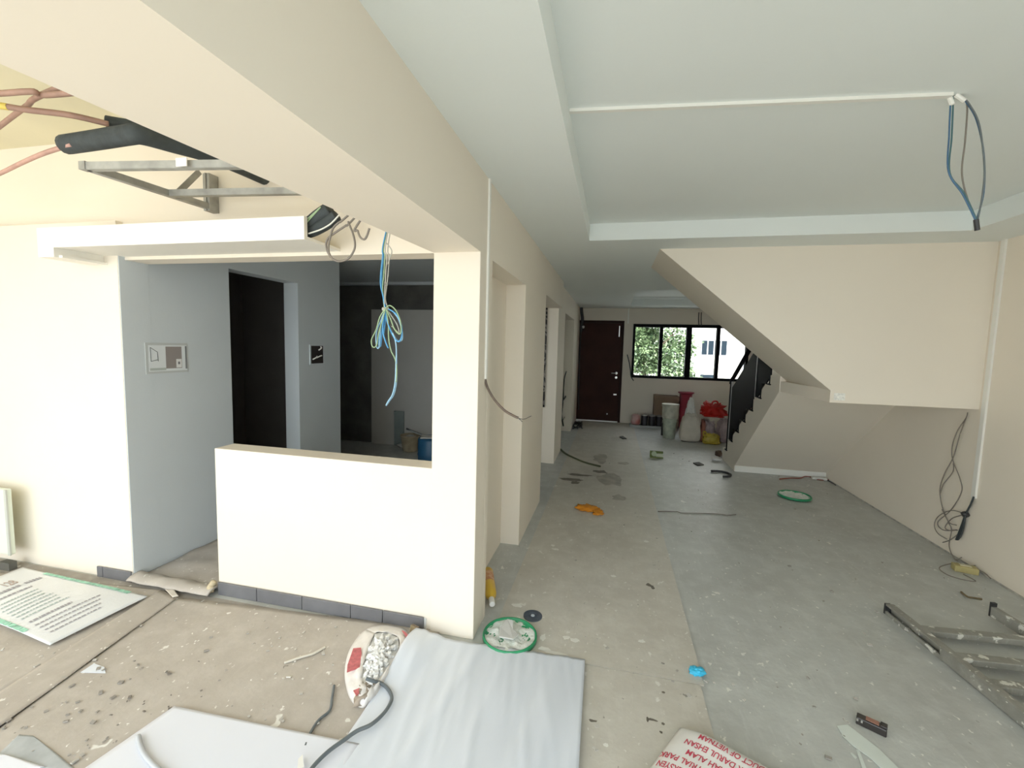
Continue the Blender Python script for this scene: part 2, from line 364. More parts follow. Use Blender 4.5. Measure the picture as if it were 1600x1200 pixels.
# ----------------------------------------------------------------- window_1
wi = struct(thing('window_1', 'wide black framed window of four panes in the end wall', 'window', (1.48, YB, 0.955)))
wx = [0.41, 0.945, 1.47, 2.01, 2.55]; wz0, wz1 = 0.97, 2.03
f_ = MB().box(0.395, 2.565, YB - .02, YB + .1, 0.955, 1.005).box(0.395, 2.565, YB - .02, YB + .1, 1.985, 2.045)
f_.box(0.395, 0.44, YB - .02, YB + .1, 1.005, 1.985).box(2.52, 2.565, YB - .02, YB + .1, 1.005, 1.985)
f_.build('window_frame', M_black, wi, bevel=0.003)
for x, hw in ((0.945, 0.032), (1.47, 0.05), (2.01, 0.032)):
    MB().box(x - hw, x + hw, YB - .015, YB + .09, 1.005, 1.985).build('mullion', M_black, wi, bevel=0.003)
M_glass = mat('window_glass', (1, 1, 1), 0.0, trans=1.0, spec=0.3)
_b = M_glass.node_tree.nodes['Principled BSDF']; _b.inputs['IOR'].default_value = 1.02
xx = [0.44, 0.913, 0.977, 1.42, 1.52, 1.978, 2.042, 2.52]
for k in range(4):
    MB().box(xx[2 * k], xx[2 * k + 1], YB + .04, YB + .045, 1.005, 1.985).build('pane', M_glass, wi)

# ----------------------------------------------------------------- stairs
st = thing('staircase', 'cream quarter-turn concrete stair with closed underside by the right wall', 'stairs', (2.1, 5.0, 0))
st['kind'] = 'structure'
X0 = 1.60
ys = [6.70, 6.465, 6.225, 5.97, 5.73, 5.48, 5.23, 4.98]; rise = 0.1715
soffit = lambda y: 0.07 + (6.05 - y) * (1.157 - 0.07) / (6.05 - 4.72)
low = [(X0, 6.05, 0.0), (X0, 6.70, 0.0)] + [(X0, ys[k] - 0.0, k * rise + 0.0) for k in range(1, 8)] + [(X0, 4.985, 7 * rise), (X0, 4.985, soffit(4.985)), (X0, 6.05, 0.07)]
MB().prism(low, (XR - X0, 0, 0)).build('lower_flight', M_wall, st)
for k in range(7):
    MB().prism([(X0, ys[k], k * rise), (X0, ys[k], (k + 1) * rise), (X0, ys[k + 1], (k + 1) * rise)], (XR - X0, 0, 0)).build('step', M_wall, st)
YF, YK = 3.872, 4.72
MB().prism([(1.672, YF + .1, 1.157), (1.606, YK, 1.157), (XR, YK, 1.157), (XR, YF + .1, 1.157)], (0, 0, .10)).build('landing', M_wall, st)
MB().prism([(X0, 4.985, soffit(4.985)), (X0, 4.985, 1.30), (X0, YK + .001, 1.34), (X0, YK + .001, 1.157)], (XR - X0, 0, 0)).build('landing_edge', M_wall, st)
fp = [(0.345, YF, ZC), (1.672, YF, 1.25), (1.672, YF, 1.157), (XR, YF, 1.157), (XR, YF, ZC)]
MB().prism(fp, (0, 0.10, 0)).build('side_wall', M_wall, st)
up = [(0.345, YF + .1, ZC), (1.672, YF + .1, 1.25), (1.672, YF + .1, 1.42), (0.55, YF + .1, ZC)]
MB().prism(up, (0, YK - YF - .1, 0)).build('upper_flight', M_wall, st)
MB().prism([(0.40, YK - .1, ZC), (1.60, YK - .1, 1.34), (1.60, YK - .1, ZC)], (0, 0.1, 0)).build('rear_wall', M_wall, st)
MB().obox((1.735, YF - 0.003, 1.205), 0.075, 0.006, 0.055).build('patch_plate', mat('patch_filler', (0.80, 0.79, 0.74), 0.7, 0.2, 60), st)
MB().box(1.605, XR, 6.035, 6.052, 0, 0.075).build('kerb', M_trunk, st)
bs = struct(MB().box(XR - 0.004, XR + .001, 2.0, 6.05, 0, 0.012).build('baseboard_right', mat('mortar_line', (0.42, 0.40, 0.36), 0.8, 0.3, 20)), 'rough mortar line at the foot of the right wall', 'skirting')

# railing
rl = thing('stair_railing', 'black sheet metal railing with round handrail on the lower stair', 'railing', (X0, 6.4, 0.2))
nose = lambda y: (6.70 - y) / 0.2457 * rise
def post(y, z0, z1, w_=0.03):
    return MB().box(X0 - .005, X0 + .025, y - w_ / 2, y + w_ / 2, z0, z1)
post(6.50, 0.17, 1.16).build('post', M_black, rl)
post(6.44, 0.34, 1.13, .012).build('post', mat('steel_edge', (0.5, 0.5, 0.5), 0.35, metal=.8), rl)
post(5.47, 1.00, 1.62).build('post', M_black, rl)
post(5.41, 1.03, 1.66).build('post', M_black, rl)
post(5.44, 1.03, 1.60, .014).build('post', MATS['steel_edge'], rl)
pan = lambda ya, yb, za, zb: MB().prism([(X0, ya, nose(ya) + .10), (X0, yb, nose(yb) + .10), (X0, yb, zb), (X0, ya, za)], (0.012, 0, 0))
pan(6.42, 5.48, 1.05, 1.60).build('panel', M_black, rl)
pan(5.40, 4.99, 1.64, 1.66).build('panel', M_black, rl)
MB().tube([(X0 + .01, 6.52, 1.10), (X0 + .01, 6.47, 1.165), (X0 + .01, 6.40, 1.20), (X0 + .01, 5.2, 1.93)], 0.026, 12).build('handrail', M_black, rl, smooth=True)
for k in range(1, 8):
    MB().box(X0 - .012, X0 + .02, ys[k] - .02, ys[k] + .085, k * rise, k * rise + 0.012).build('foot_plate', M_black, rl)
    MB().box(X0 - .004, X0 + .012, ys[k] + .02, ys[k] + .034, k * rise, k * rise + 0.13).build('bracket', M_black, rl)

# ================================================================= OUTSIDE
YT = 13.5
bl = thing('apartment_building', 'sunlit white apartment block across the street beyond the window', 'building', (6, 22, -0.17))
M_bw = mat('white_render', (0.86, 0.85, 0.80), 0.8, 0.03, 0.4)
MB().box(-14, 22, 22, 30, -0.2, 12).build('wall', M_bw, bl)
a0, a1 = PY(1096, 531, 22), PY(1135, 556, 22)
M_pane = mat('dark_window_glass', (0.012, 0.022, 0.032), 0.5, spec=0.15)
n_ = 4; ww = (a1.x - a0.x) / n_
for k in range(n_):
    f2 = MB().box(a0.x + k * ww, a0.x + (k + 1) * ww, 21.93, 22.02, a1.z, a0.z).build('window', mat('white_frame', (0.8, 0.8, 0.8), 0.5), bl)
    MB().box(a0.x + k * ww + .03, a0.x + (k + 1) * ww - .03, 21.9, 21.94, a1.z + .03, a0.z - .03).build('pane', M_pane, f2)
b0, b1 = PY(1094, 585, 22), PY(1118, 590, 22)
MB().box(b0.x, b1.x, 21.9, 22.02, b1.z - .3, b0.z).build('low_window', M_pane, bl)
c0, c1 = PY(1157, 545, 22), PY(1175, 594, 22)
MB().box(b0.x - 1, c1.x + 3, 21.4, 22.0, c1.z - .35, c1.z - .1).build('balcony_slab', M_bw, bl)
MB().box(PY(1100, 560, 22).x, c1.x, 21.97, 22.02, PY(1100, 588, 22).z, PY(1100, 558, 22).z).build('wall_panel', mat('cream_render', (0.80, 0.76, 0.62), 0.8), bl)
for k in range(7):
    xk = c0.x + k * 0.2
    MB().box(xk, xk + .05, 21.45, 21.5, c1.z - .1, c1.z + 1.0).build('baluster', mat('grey_rail', (0.4, 0.42, 0.45), .5), bl)
MB().box(c0.x, c0.x + 1.6, 21.45, 21.5, c1.z + 1.0, c1.z + 1.06).build('balcony_rail', MATS['grey_rail'], bl)

tr = thing('street_tree', 'leafy green tree standing outside the black window', 'tree', (1.3, YT, -0.17))
MB().tube(catmull([(0.9, YT + .3, -0.2), (0.95, YT + .3, 0.9), (0.8, YT + .3, 1.8), (0.9, YT + .3, 3.0)], 5), 0.09, 10).build('trunk', mat('bark', (0.16, 0.12, 0.09), 0.9, 0.2, 8, 0.4, 20), tr, smooth=True)
for q in ([(0.9, YT + .3, 1.0), (0.4, YT, 1.7), (0.1, YT - .2, 2.3)], [(0.9, YT + .3, 1.2), (1.4, YT, 1.7), (1.7, YT, 2.0)], [(0.9, YT + .3, .6), (0.3, YT, 1.0), (0.2, YT - .2, 1.2)]):
    MB().tube(catmull(q, 4), 0.035, 8).build('branch', MATS['bark'], tr, smooth=True)
M_leaf = mat('leaf', (0.30, 0.40, 0.20), 0.5, 0.0, 5.0, col2=(0.07, 0.13, 0.07))
M_leaf.node_tree.nodes['Principled BSDF'].inputs['Subsurface Weight'].default_value = 0.0
lf = MB()
rnd = random.Random(3)
cen = []
for _ in range(120):
    cen.append(Vector((rnd.uniform(0.2, 1.85), rnd.uniform(YT - .6, YT + .9), rnd.uniform(0.1, 3.0))))
for _ in range(26):
    cen.append(Vector((rnd.uniform(1.8, 2.22), rnd.uniform(YT - .4, YT + .4), rnd.uniform(0.2, 1.85))))
for k in range(15000):
    c_ = cen[k % len(cen)]
    v = Vector((rnd.gauss(0, 1), rnd.gauss(0, 1), rnd.gauss(0, 1))).normalized() * rnd.uniform(0.05, 0.34)
    p = c_ + v
    d = (v.normalized() + Vector((rnd.uniform(-.6, .6), rnd.uniform(-.6, .6), rnd.uniform(-.9, .2)))).normalized()
    s_ = d.cross(Vector((rnd.uniform(-.3, .3), rnd.uniform(-.3, .3), 1))).normalized()
    L_ = rnd.uniform(0.09, 0.15); W_ = L_ * 0.30; nn = d.cross(s_).normalized() * 0.012
    lf.add([p, p + d * L_ * .5 + s_ * W_ + nn, p + d * L_, p + d * L_ * .5 - s_ * W_ + nn], [(0, 1, 2), (0, 2, 3)])
lo = lf.build('foliage', M_leaf, tr); lo['kind'] = 'stuff'
#@@OBJECTS@@
# ================================================================= THINGS
def K(x0, y0, sc_):                                   # reading points off an enlarged crop
    return lambda pts: [(x0 + a / sc_, y0 + b / sc_) for a, b in pts]
def onY(pts, y): return [PY(a, b, y) for a, b in pts]
def onX(pts, x): return [PX(a, b, x) for a, b in pts]
def onZ(pts, z): return [PZ(a, b, z) for a, b in pts]
def cable(name, path, r, m, parent=None, n=6, seg=8):
    return MB().tube(catmull(path, seg), r, n).build(name, m, parent, smooth=True)
def sheet(name, q, z, amp, m, parent=None, nu=28, nv=28, th=0.003, seed=0.0, fs=3.0, lift=None, stretch=1.0):
    """thin limp sheet spanned by four floor points, gently wavy"""
    a, b, c, d = [PZ(x, y, 0) for x, y in q]
    def f(u, v):
        p = (a * (1 - u) + b * u) * (1 - v) + (d * (1 - u) + c * u) * v
        h = z + amp * (0.5 + 0.5 * noise.noise(Vector((p.x * fs, p.y * fs * stretch, seed))))
        if lift: h += lift(u, v)
        return Vector((p.x, p.y, h))
    return MB().grid(f, nu, nv).build(name, m, parent, smooth=True, solid=th), f
def flat(name, poly, z, th, m, parent=None, bevel=0.0):
    return MB().prism(onZ(poly, z), (0, 0, th)).build(name, m, parent, bevel=bevel)
def blob(c, sx, sy, sz, seed=0, amp=0.1, fs=3.0, pw=0.6, nu=28, nv=18, top=1.0, flatb=True, rot=0.0):
    """stuffed, wrinkled sack: a rounded box with noise; top < 1 draws the mouth in"""
    c = Vector(c); m = MB(); sg = lambda x, p: math.copysign(abs(x) ** p, x)
    R_ = Matrix.Rotation(rot, 3, 'Z')
    def f(u, v):
        a = 2 * math.pi * u; b = math.pi * (v - 0.5)
        x, y, z = sg(math.cos(b), pw) * sg(math.cos(a), pw), sg(math.cos(b), pw) * sg(math.sin(a), pw), sg(math.sin(b), pw)
        n_ = noise.noise(Vector((x * fs + seed * 7.1, y * fs, z * fs))) * amp + noise.noise(Vector((x * fs * 3 + seed, y * fs * 3, z * fs * 3))) * amp * .4
        n_ -= amp * .55 * (1 - abs(noise.noise(Vector((x * fs * 1.7 + seed * 3, y * fs * 1.7, z * fs * 1.1 + 4)))) * 3.0) if amp > .05 and abs(noise.noise(Vector((x * fs * 1.7 + seed * 3, y * fs * 1.7, z * fs * 1.1 + 4)))) < .333 else 0
        k = 1 + n_
        tp = 1 + (top - 1) * max(0, (z + 1) / 2) ** 1.5
        p = Vector((x * k * tp * sx, y * k * tp * sy, z * (k if z > 0 or not flatb else 1) * sz))
        return c + R_ @ p
    return m.grid(f, nu, nv)
def crumple(c, sx, sy, sz, seed, amp=0.35, fs=2.2):
    return blob(c, sx, sy, sz, seed, amp, fs, 0.9, 30, 20)

M_brownpipe = mat('brown_pipe', (0.33, 0.20, 0.155), 0.6, 0.2, 12)
M_pinkpipe = mat('pink_pipe', (0.50, 0.30, 0.25), 0.6, 0.15, 12)
M_insul = mat('dark_foam_insulation', (0.045, 0.055, 0.058), 0.8, 0.2, 20, 0.2, 60)
M_grey_cable = mat('grey_cable', (0.20, 0.175, 0.15), 0.5)
M_blk_cable = mat('black_cable', (0.03, 0.03, 0.032), 0.5)
M_dk_cable = mat('dark_grey_cable', (0.12, 0.14, 0.15), 0.45)
M_blue = mat('blue_wire', (0.08, 0.33, 0.62), 0.4)
M_ltblue = mat('pale_blue_wire', (0.30, 0.50, 0.66), 0.4)
M_green = mat('green_wire', (0.30, 0.42, 0.24), 0.45)
M_greyw = mat('grey_wire', (0.42, 0.41, 0.36), 0.5)
M_card_brown = mat('brown_carton', (0.22, 0.15, 0.10), 0.8, 0.1, 6)

# --- yard overhead: pipes, insulation, steel bracket, cables
zp = 2.46
b_end = Vector((-0.98, 1.35, zp))
tag(cable('conduit_pipe', onZ([(-60, 148), (0, 146), (50, 143)], zp) + [PZ(104, 146, zp), Vector((-0.98, 1.36, zp))], 0.011, M_brownpipe), 'brown pipe running straight under the yard ceiling, uppermost of the pipes', 'pipe')
tag(cable('conduit_pipe', onZ([(-40, 228), (0, 197), (40, 167), (85, 140)], zp + .03) + [Vector((-1.0, 1.2, zp + .06))], 0.011, M_brownpipe), 'brown pipe slanting across the other pipes under the yard ceiling', 'pipe')
cp = thing('conduit_pipe', 'brown pipe with a yellow sleeve ending in the dark foam insulation', 'pipe', PZ(60, 171, zp))
cable('pipe', onZ([(12, 167), (45, 172), (110, 180), (170, 194)], zp - .01), 0.012, M_brownpipe, cp)
cable('sleeve', onZ([(-30, 164), (0, 165.5), (12, 167)], zp - .01), 0.013, mat('yellow_sleeve', (0.72, 0.56, 0.12), 0.5), cp)
tag(cable('conduit_pipe', onZ([(-50, 292), (0, 271), (35, 254), (70, 239), (112, 226)], zp - .1), 0.010, M_pinkpipe), 'pinkish pipe rising to the end of the long insulation tube', 'pipe')
il = thing('pipe_insulation', 'dark foam pipe insulation bent against the beam over the yard', 'insulation', PZ(200, 215, zp - .08))
MB().tube(catmull(onZ([(103, 226), (150, 219), (200, 211), (218, 210)], zp - .08) + [PZ(262, 222, zp - .07), PZ(345, 247, zp - .06), PZ(430, 285, zp - .04)], 6), 0.040, 14).build('long_tube', M_insul, il, smooth=True)
MB().tube(catmull(onZ([(167, 191), (190, 195), (225, 200), (270, 205)], zp + .02), 5), 0.028, 12).build('short_tube', M_insul, il, smooth=True)

zb = 2.245
br = thing('steel_bracket', 'galvanised steel frame bracket fixed high on the yard wall', 'bracket', (-1.9, 2.1, zb))
p_fl, p_fr = PZ(136, 266, zb), PZ(372, 263, zb)
p_br = PZ(326, 327, zb)
def chan(p, q, name='rail', w_=0.028, h_=0.03):
    m = MB(); p, q = Vector(p), Vector(q); d = (q - p).normalized(); sd = d.cross(Vector((0, 0, 1))).normalized()
    m.bar(p, q, w_, 0.003); m.bar(p + sd * w_ / 2 + Vector((0, 0, h_ / 2)), q + sd * w_ / 2 + Vector((0, 0, h_ / 2)), 0.003, h_)
    m.bar(p - sd * w_ / 2 + Vector((0, 0, h_ / 2)), q - sd * w_ / 2 + Vector((0, 0, h_ / 2)), 0.003, h_)
    return m.build(name, M_gal, br)
chan(p_fl, PZ(440, 262, zb), 'front_rail')
chan(p_fl, p_br, 'side_rail')
chan(PZ(268, 307, zb), PZ(560, 302, zb), 'rear_rail')
MB().bar(PZ(276, 303, zb + .02), PY(312, 268, PZ(312, 322, zb).y), 0.004, 0.03).build('gusset', M_gal, br)
yb_ = p_br.y
MB().box(p_br.x - .02, p_br.x + .022, yb_ - .012, max(yb_ + .01, 2.118), zb - .01, zb + .19).build('wall_post', M_gal, br)
MB().box(p_br.x - .003, p_br.x + .004, yb_ - .018, yb_ - .012, zb - .01, zb + .19).build('post_rib', M_gal, br)
MB().obox(PZ(285, 254, zb + .015) + Vector((0, -.004, 0)), 0.055, 0.004, 0.034).build('paper_tag', mat('white_tag', (0.85, 0.84, 0.84), 0.6), br)
MB().obox(p_fl + Vector((-.005, 0, .016)), 0.035, 0.034, 0.034).build('end_cap', M_gal, br)

du = thing('cable_duct', 'black flexible ducts curving out of the open end of the pelmet', 'duct', PY(490, 360, 1.86))
k3 = K(460, 320, 11.43)
for pts, r in (([(150, 400), (300, 330), (450, 210), (640, 80)], 0.034), ([(150, 510), (330, 460), (560, 340), (760, 200)], 0.028)):
    cable('duct', onY(k3(pts), 1.87), r, M_insul, du, 12)
for pts in ([(180, 360), (260, 270), (390, 130), (470, 40)], [(150, 290), (250, 240), (330, 170), (450, 60)], [(250, 515), (450, 450), (620, 360), (720, 270), (800, 180)]):
    cable('wire', onY(k3(pts), 1.835), 0.0035, mat('white_wire', (0.75, 0.75, 0.7), 0.5) if pts[0][0] == 250 else M_green, du)
anch = lambda pts, y: [Vector((-1.0 + (y - .5) / 1.575 * .148 - .034 + .004 * len(pts) % .01, y, 2.22))] + onY(pts, y)
lp = thing('cable_loop', 'grey cable hanging in a loop below the beam beside the black ducts', 'cable', PY(545, 360, 1.72))
cable('cable', anch(k3([(900, 240), (800, 310), (690, 420), (640, 580), (610, 720), (615, 850), (680, 960), (800, 1010), (960, 960), (1060, 820), (1080, 680), (1040, 500), (1000, 400), (960, 300)]), 1.72), 0.0045, M_grey_cable, lp, 7)
cable('cable', anch(k3([(1010, 300), (920, 370), (800, 450), (680, 530), (600, 600), (565, 700), (590, 830), (650, 940)]), 1.725), 0.0045, M_grey_cable, lp, 7)
tag(cable('cable_hook', anch(k3([(1110, 380), (1130, 460), (1160, 550), (1210, 610), (1260, 610), (1300, 540), (1340, 420)]), 1.71), 0.0045, M_grey_cable), 'short grey cable end curling like a hook under the beam', 'cable')

wbn = thing('wire_bundle', 'bundle of blue and green wires tied in loops hanging from the beam', 'wires', PY(604, 480, 1.76))
k4 = K(500, 400, 7.5)
yw = 1.76
T = [(742, -150), (735, 0)]
for pts, m_, r, dy in (
    ([(745, -160), (735, 0), (715, 180), (710, 330), (740, 480), (765, 620)], M_blue, .0032, 0),
    ([(750, -160), (745, 0), (725, 220), (730, 380), (755, 520), (768, 620)], M_blue, .0030, .008),
    ([(755, -150), (760, 0), (750, 200), (735, 380), (755, 620)], M_green, .0030, .004),
    ([(770, -140), (785, 0), (770, 200), (760, 420), (755, 620)], M_greyw, .0030, 0),
    ([(800, -140), (812, 0), (800, 180), (780, 360), (765, 500), (790, 600)], M_greyw, .0030, .006),
    ([(780, -150), (840, -60), (812, 40), (795, 100)], M_greyw, .0030, 0),
    ([(765, 620), (700, 720), (660, 860), (605, 980), (615, 1060), (660, 1050), (690, 900), (740, 720), (765, 630)], M_green, .0032, -.01),
    ([(765, 620), (720, 740), (660, 900), (665, 1060), (690, 1070), (705, 940), (720, 780), (765, 630)], M_ltblue, .0034, 0),
    ([(765, 620), (730, 760), (700, 900), (690, 1040), (710, 1050), (725, 900), (750, 740), (765, 630)], M_blue, .0034, .01),
    ([(770, 630), (740, 760), (740, 900), (770, 1010), (800, 1080)], M_blue, .0036, -.006),
    ([(775, 630), (760, 800), (745, 930), (770, 990)], M_blue, .0036, .012),
    ([(765, 620), (780, 740), (830, 880), (885, 980), (930, 1000), (960, 920), (950, 800), (900, 690), (820, 630), (765, 620)], M_blue, .0036, 0),
    ([(765, 625), (790, 780), (850, 900), (900, 980), (955, 990), (965, 900), (920, 740), (840, 640), (770, 622)], M_ltblue, .0034, .01),
    ([(770, 610), (820, 580), (890, 640), (940, 760), (950, 880), (925, 915), (870, 850), (820, 720), (775, 625)], M_green, .0032, -.01),
    ([(775, 620), (830, 690), (900, 800), (930, 900), (900, 880), (840, 820)], M_greyw, .0030, .006),
    ([(775, 630), (800, 800), (805, 960), (830, 1100), (880, 1210), (900, 1330), (890, 1480)], M_green, .0032, 0),
    ([(850, 900), (880, 980), (895, 1100), (890, 1300), (880, 1480), (850, 1620), (800, 1700), (775, 1750)], M_ltblue, .0036, 0),
    ([(895, 1100), (900, 1300), (895, 1480), (865, 1620), (820, 1690), (775, 1755)], M_ltblue, .0034, .006),
):
    cable('wire', (anch(k4(pts), yw + dy) if pts[0][1] < -100 and pts[1][1] == 0 else onY(k4(pts), yw + dy)), r * 0.82, m_, wbn, 6)
MB().tube(onY(k4([(735, 622), (800, 618)]), yw), 0.008, 8).build('tie', M_greyw, wbn)

# --- corridor: trunking with cut cable
ct = thing('wall_trunking', 'thin white trunking on the pillar side with a cut brown cable', 'trunking', (XL, 2.19, 1.33))
MB().box(XL - .001, XL + .010, 2.178, 2.198, PY(757, 592, 2.19).z, ZC).build('cover', M_trunk, ct)
cable('cable', onY([(757, 588), (762, 606), (773, 625), (788, 641), (803, 650), (810, 653)], 2.19), 0.0065, mat('brown_cable', (0.14, 0.10, 0.075), 0.5), ct, 8)
cable('core', onY([(809, 653), (818, 655), (830, 650)], 2.19), 0.0018, M_blk_cable, ct)
cable('core', onY([(809, 653), (813, 656), (816, 659)], 2.19), 0.0018, M_blk_cable, ct)

# --- tray ceiling trunking with hanging wires
t0, t1 = PZ(884, 172, ZT), PZ(1487, 146, ZT)
tt = thing('ceiling_trunking', 'thin white trunking strip across the sunk ceiling tray', 'trunking', t1)
MB().bar(Vector((-0.212, t0.y, ZT - .006)), Vector((t1.x, t1.y, ZT - .006)), 0.020, 0.012).build('cover', M_trunk, tt)
hw_ = thing('ceiling_wires', 'blue and grey wires hanging from the ceiling tray, ends taped together', 'wires', t1)
yh = t1.y + .01
for pts, m_, dy in (([(1486, 150), (1485, 165), (1483, 210), (1482, 268), (1505, 305), (1525, 346)], M_blue, 0), ([(1489, 150), (1489, 168), (1487, 215), (1484, 270), (1507, 303), (1527, 346)], M_green, .01),
                    ([(1500, 150), (1511, 164), (1508, 220), (1503, 270), (1512, 312), (1526, 347)], M_grey_cable, .02), ([(1500, 149), (1514, 162), (1530, 195), (1538, 260), (1535, 305), (1527, 347)], M_dk_cable, .0),
                    ([(1499, 149), (1510, 160), (1526, 188), (1537, 240), (1537, 300), (1525, 346)], M_blue, .015)):
    cable('wire', onY(pts, yh + dy), 0.0026, {M_blue: mat('dark_blue_wire', (0.05, 0.13, 0.24), .4), M_green: mat('teal_wire', (0.06, 0.15, 0.17), .4)}.get(m_, m_), hw_, 6)
MB().tube(onY([(1525, 343), (1527, 360)], yh), 0.008, 8).build('tape', M_blk_cable, hw_)
for a in ([(1483, 151), (1488, 164)], [(1493, 148), (1507, 158)]):
    MB().tube(onY(a, yh), 0.008, 8).build('sleeve', M_trunk, hw_)

# --- right wall trunking, wires, floor box
rt = thing('corner_trunking', 'white vertical trunking on the right wall beside the stair side', 'trunking', (XR, 3.84, .75))
MB().box(XR - .014, XR + .001, 3.80, 3.835, PX(1518, 776, XR).z, ZC).build('cover', M_trunk, rt)
k5 = K(1420, 620, 3.75)
rw = thing('wall_wires', 'tangle of thin grey wires hanging down the right wall under the stair', 'wires', PX(1495, 760, XR - .03))
for pts in ([(345, 92), (335, 125), (285, 200), (255, 290), (258, 370), (300, 480), (308, 560), (245, 665), (170, 735), (200, 780), (285, 782)],
            [(338, 120), (300, 220), (262, 350), (210, 450), (183, 540), (195, 640), (230, 730), (250, 780), (236, 870), (262, 940), (310, 985)],
            [(262, 390), (258, 440), (205, 510), (185, 565)],
            [(335, 688), (250, 666), (175, 700), (150, 750), (170, 800), (225, 835)],
            [(330, 690), (255, 712), (212, 765), (245, 785), (280, 780)],
            [(195, 660), (235, 735), (278, 752)],
            [(282, 810), (240, 840), (198, 853)]):
    cable('wire', onX(k5(pts), XR - .03), 0.0035, M_grey_cable, rw)
db = thing('cable_bundle', 'dark cable bundle with a black tie below the corner trunking', 'cable', PX(1510, 800, XR - .02))
for o_ in (-4, 0, 5):
    cable('cable', onX(k5([(380, 586), (360, 635), (332, 688), (320 + o_, 735), (300 + 2 * o_, 800), (280 + o_, 838)]), XR - .022 - o_ * .001), 0.006, M_insul, db, 7)
MB().tube(onX(k5([(325, 680), (337, 698)]), XR - .022), 0.022, 10).build('tie', M_blk_cable, db, smooth=True)
fb = thing('floor_box', 'yellowish junction box on the floor by the right wall with looped wire', 'junction box', PZ(1507, 897))
c_ = PZ(1507, 893)
MB().obox(c_ + Vector((0, 0, .022)), 0.13, 0.07, 0.045, Matrix.Rotation(-.25, 3, 'Z')).build('box', mat('yellow_plastic', (0.42, 0.36, 0.16), 0.6, 0.15, 15), fb, bevel=.006)
MB().obox(c_ + Vector((0, 0, .047)), 0.06, 0.03, 0.006, Matrix.Rotation(-.25, 3, 'Z')).build('lid', mat('pale_plastic', (0.6, 0.56, 0.4), .6), fb)
for pts in ([(262, 940), (285, 955), (330, 930), (385, 940), (415, 965), (400, 985), (330, 995), (280, 972)], [(268, 972), (180, 1000), (225, 1042), (320, 1072), (392, 1080), (320, 1040)], [(375, 1000), (440, 1030), (480, 1065)]):
    cable('wire', [PZ(a, b, .03) for a, b in k5(pts)], 0.0035, M_grey_cable, fb)
MB().tube([PZ(*k5([(392, 962)])[0], .03), PZ(*k5([(412, 978)])[0], .03)], 0.014, 8).build('plug', M_blk_cable, fb)

# --- green lids, disc, bottle
M_lidg = mat('green_plastic', (0.02, 0.26, 0.11), 0.35)
M_putty = mat('white_putty', (0.80, 0.81, 0.78), 0.7, 0.1, 25, 0.6, 50, col2=(0.62, 0.68, 0.63))
def lid(c0, c1, label, seed, dollop):
    a, b = PZ(*c0, 0.02), PZ(*c1, 0.02); c = (a + b) / 2; r = (b - a).length / 2; c.z = 0.006
    t = thing('bucket_lid', label, 'bucket lid', c)
    MB().lathe([(r * .92, 0), (r, .004), (r, .022), (r * .965, .028), (r * .93, .024), (r * .92, .012), (0.001, .010)], c, 40).build('rim', M_lidg, t, smooth=True)
    m = MB(); n = 26; rp = r * .93
    def f(u, v):
        an = 2 * math.pi * u; rr = rp * v * (1 + .05 * noise.noise(Vector((math.cos(an) * 3 + seed, math.sin(an) * 3, 0))))
        x, y = rr * math.cos(an), rr * math.sin(an)
        return c + Vector((x, y, .015 + .012 * max(-.3, noise.noise(Vector((x * 26, y * 26, seed)))) + .004 * noise.noise(Vector((x * 90, y * 90, seed)))))
    m.grid(f, 48, 18).build('putty', M_putty, t, smooth=True)
    if dollop:
        MB().prism([c + Vector((-.045, -.05, .028)), c + Vector((.03, -.055, .03)), c + Vector((.05, -.01, .03)), c + Vector((.012, .02, .034)), c + Vector((.0, .075, .045)), c + Vector((-.035, .085, .04)), c + Vector((-.06, .02, .03))], (0, 0, .008)).build('putty_scraper', mat('grey_putty', (0.55, 0.55, 0.53), .5), t, bevel=.003)
    else:
        MB().obox(c + Vector((-r * .6, 0, .026)), r * .3, r * .5, .008, Matrix.Rotation(.4, 3, 'Z')).build('putty_lump', M_putty, t, bevel=.003)
    return t
lid((754, 993), (839, 993), 'green bucket lid heaped with wet white putty beside the pillar', 1.3, True)
lid((1217, 773), (1266, 776), 'green bucket lid with dried white putty under the stair', 4.1, False)
a, b = PZ(818, 962, .01), PZ(847, 962, .01); r = (b - a).length / 2; c_ = (a + b) / 2; c_.z = .006
gd = thing('grinding_disc', 'small dark grinding disc lying beside the putty-covered lid', 'disc', c_)
MB().lathe([(r, 0), (r, .006), (r * .5, .008), (r * .45, .004), (r * .2, .004)], c_, 28).build('disc', mat('dark_abrasive', (0.07, 0.085, 0.11), .7, .15, 40), gd)
MB().lathe([(r * .2, 0), (r * .2, .007), (r * .1, .008)], c_, 16).build('hub', mat('pale_hub', (0.45, 0.5, 0.55), .5), gd)
q0, q1 = PZ(762, 893, .036), PZ(769, 944, .036); d = (q1 - q0).normalized(); Lb = (q1 - q0).length
Rb = Matrix((d.cross(Vector((0, 0, 1))).normalized(), Vector((0, 0, 1)), -d)).transposed() @ Matrix.Rotation(math.pi, 3, 'X')
bt = thing('glue_bottle', 'yellow plastic bottle with white cap lying behind the pillar foot', 'bottle', (q0.x, q0.y, 0.004))
M_bot = mat('yellow_bottle', (0.72, 0.47, 0.05), .35)
MB().lathe([(.030, 0), (.035, .006), (.035, Lb * .68), (.031, Lb * .76), (.014, Lb * .84), (.014, Lb * .88)], q0, 24, Rb).build('body', M_bot, bt, smooth=True)
MB().lathe([(.017, Lb * .86), (.017, Lb), (.014, Lb * 1.01)], q0, 18, Rb).build('cap', mat('white_cap', (0.8, 0.8, 0.78), .4), bt)
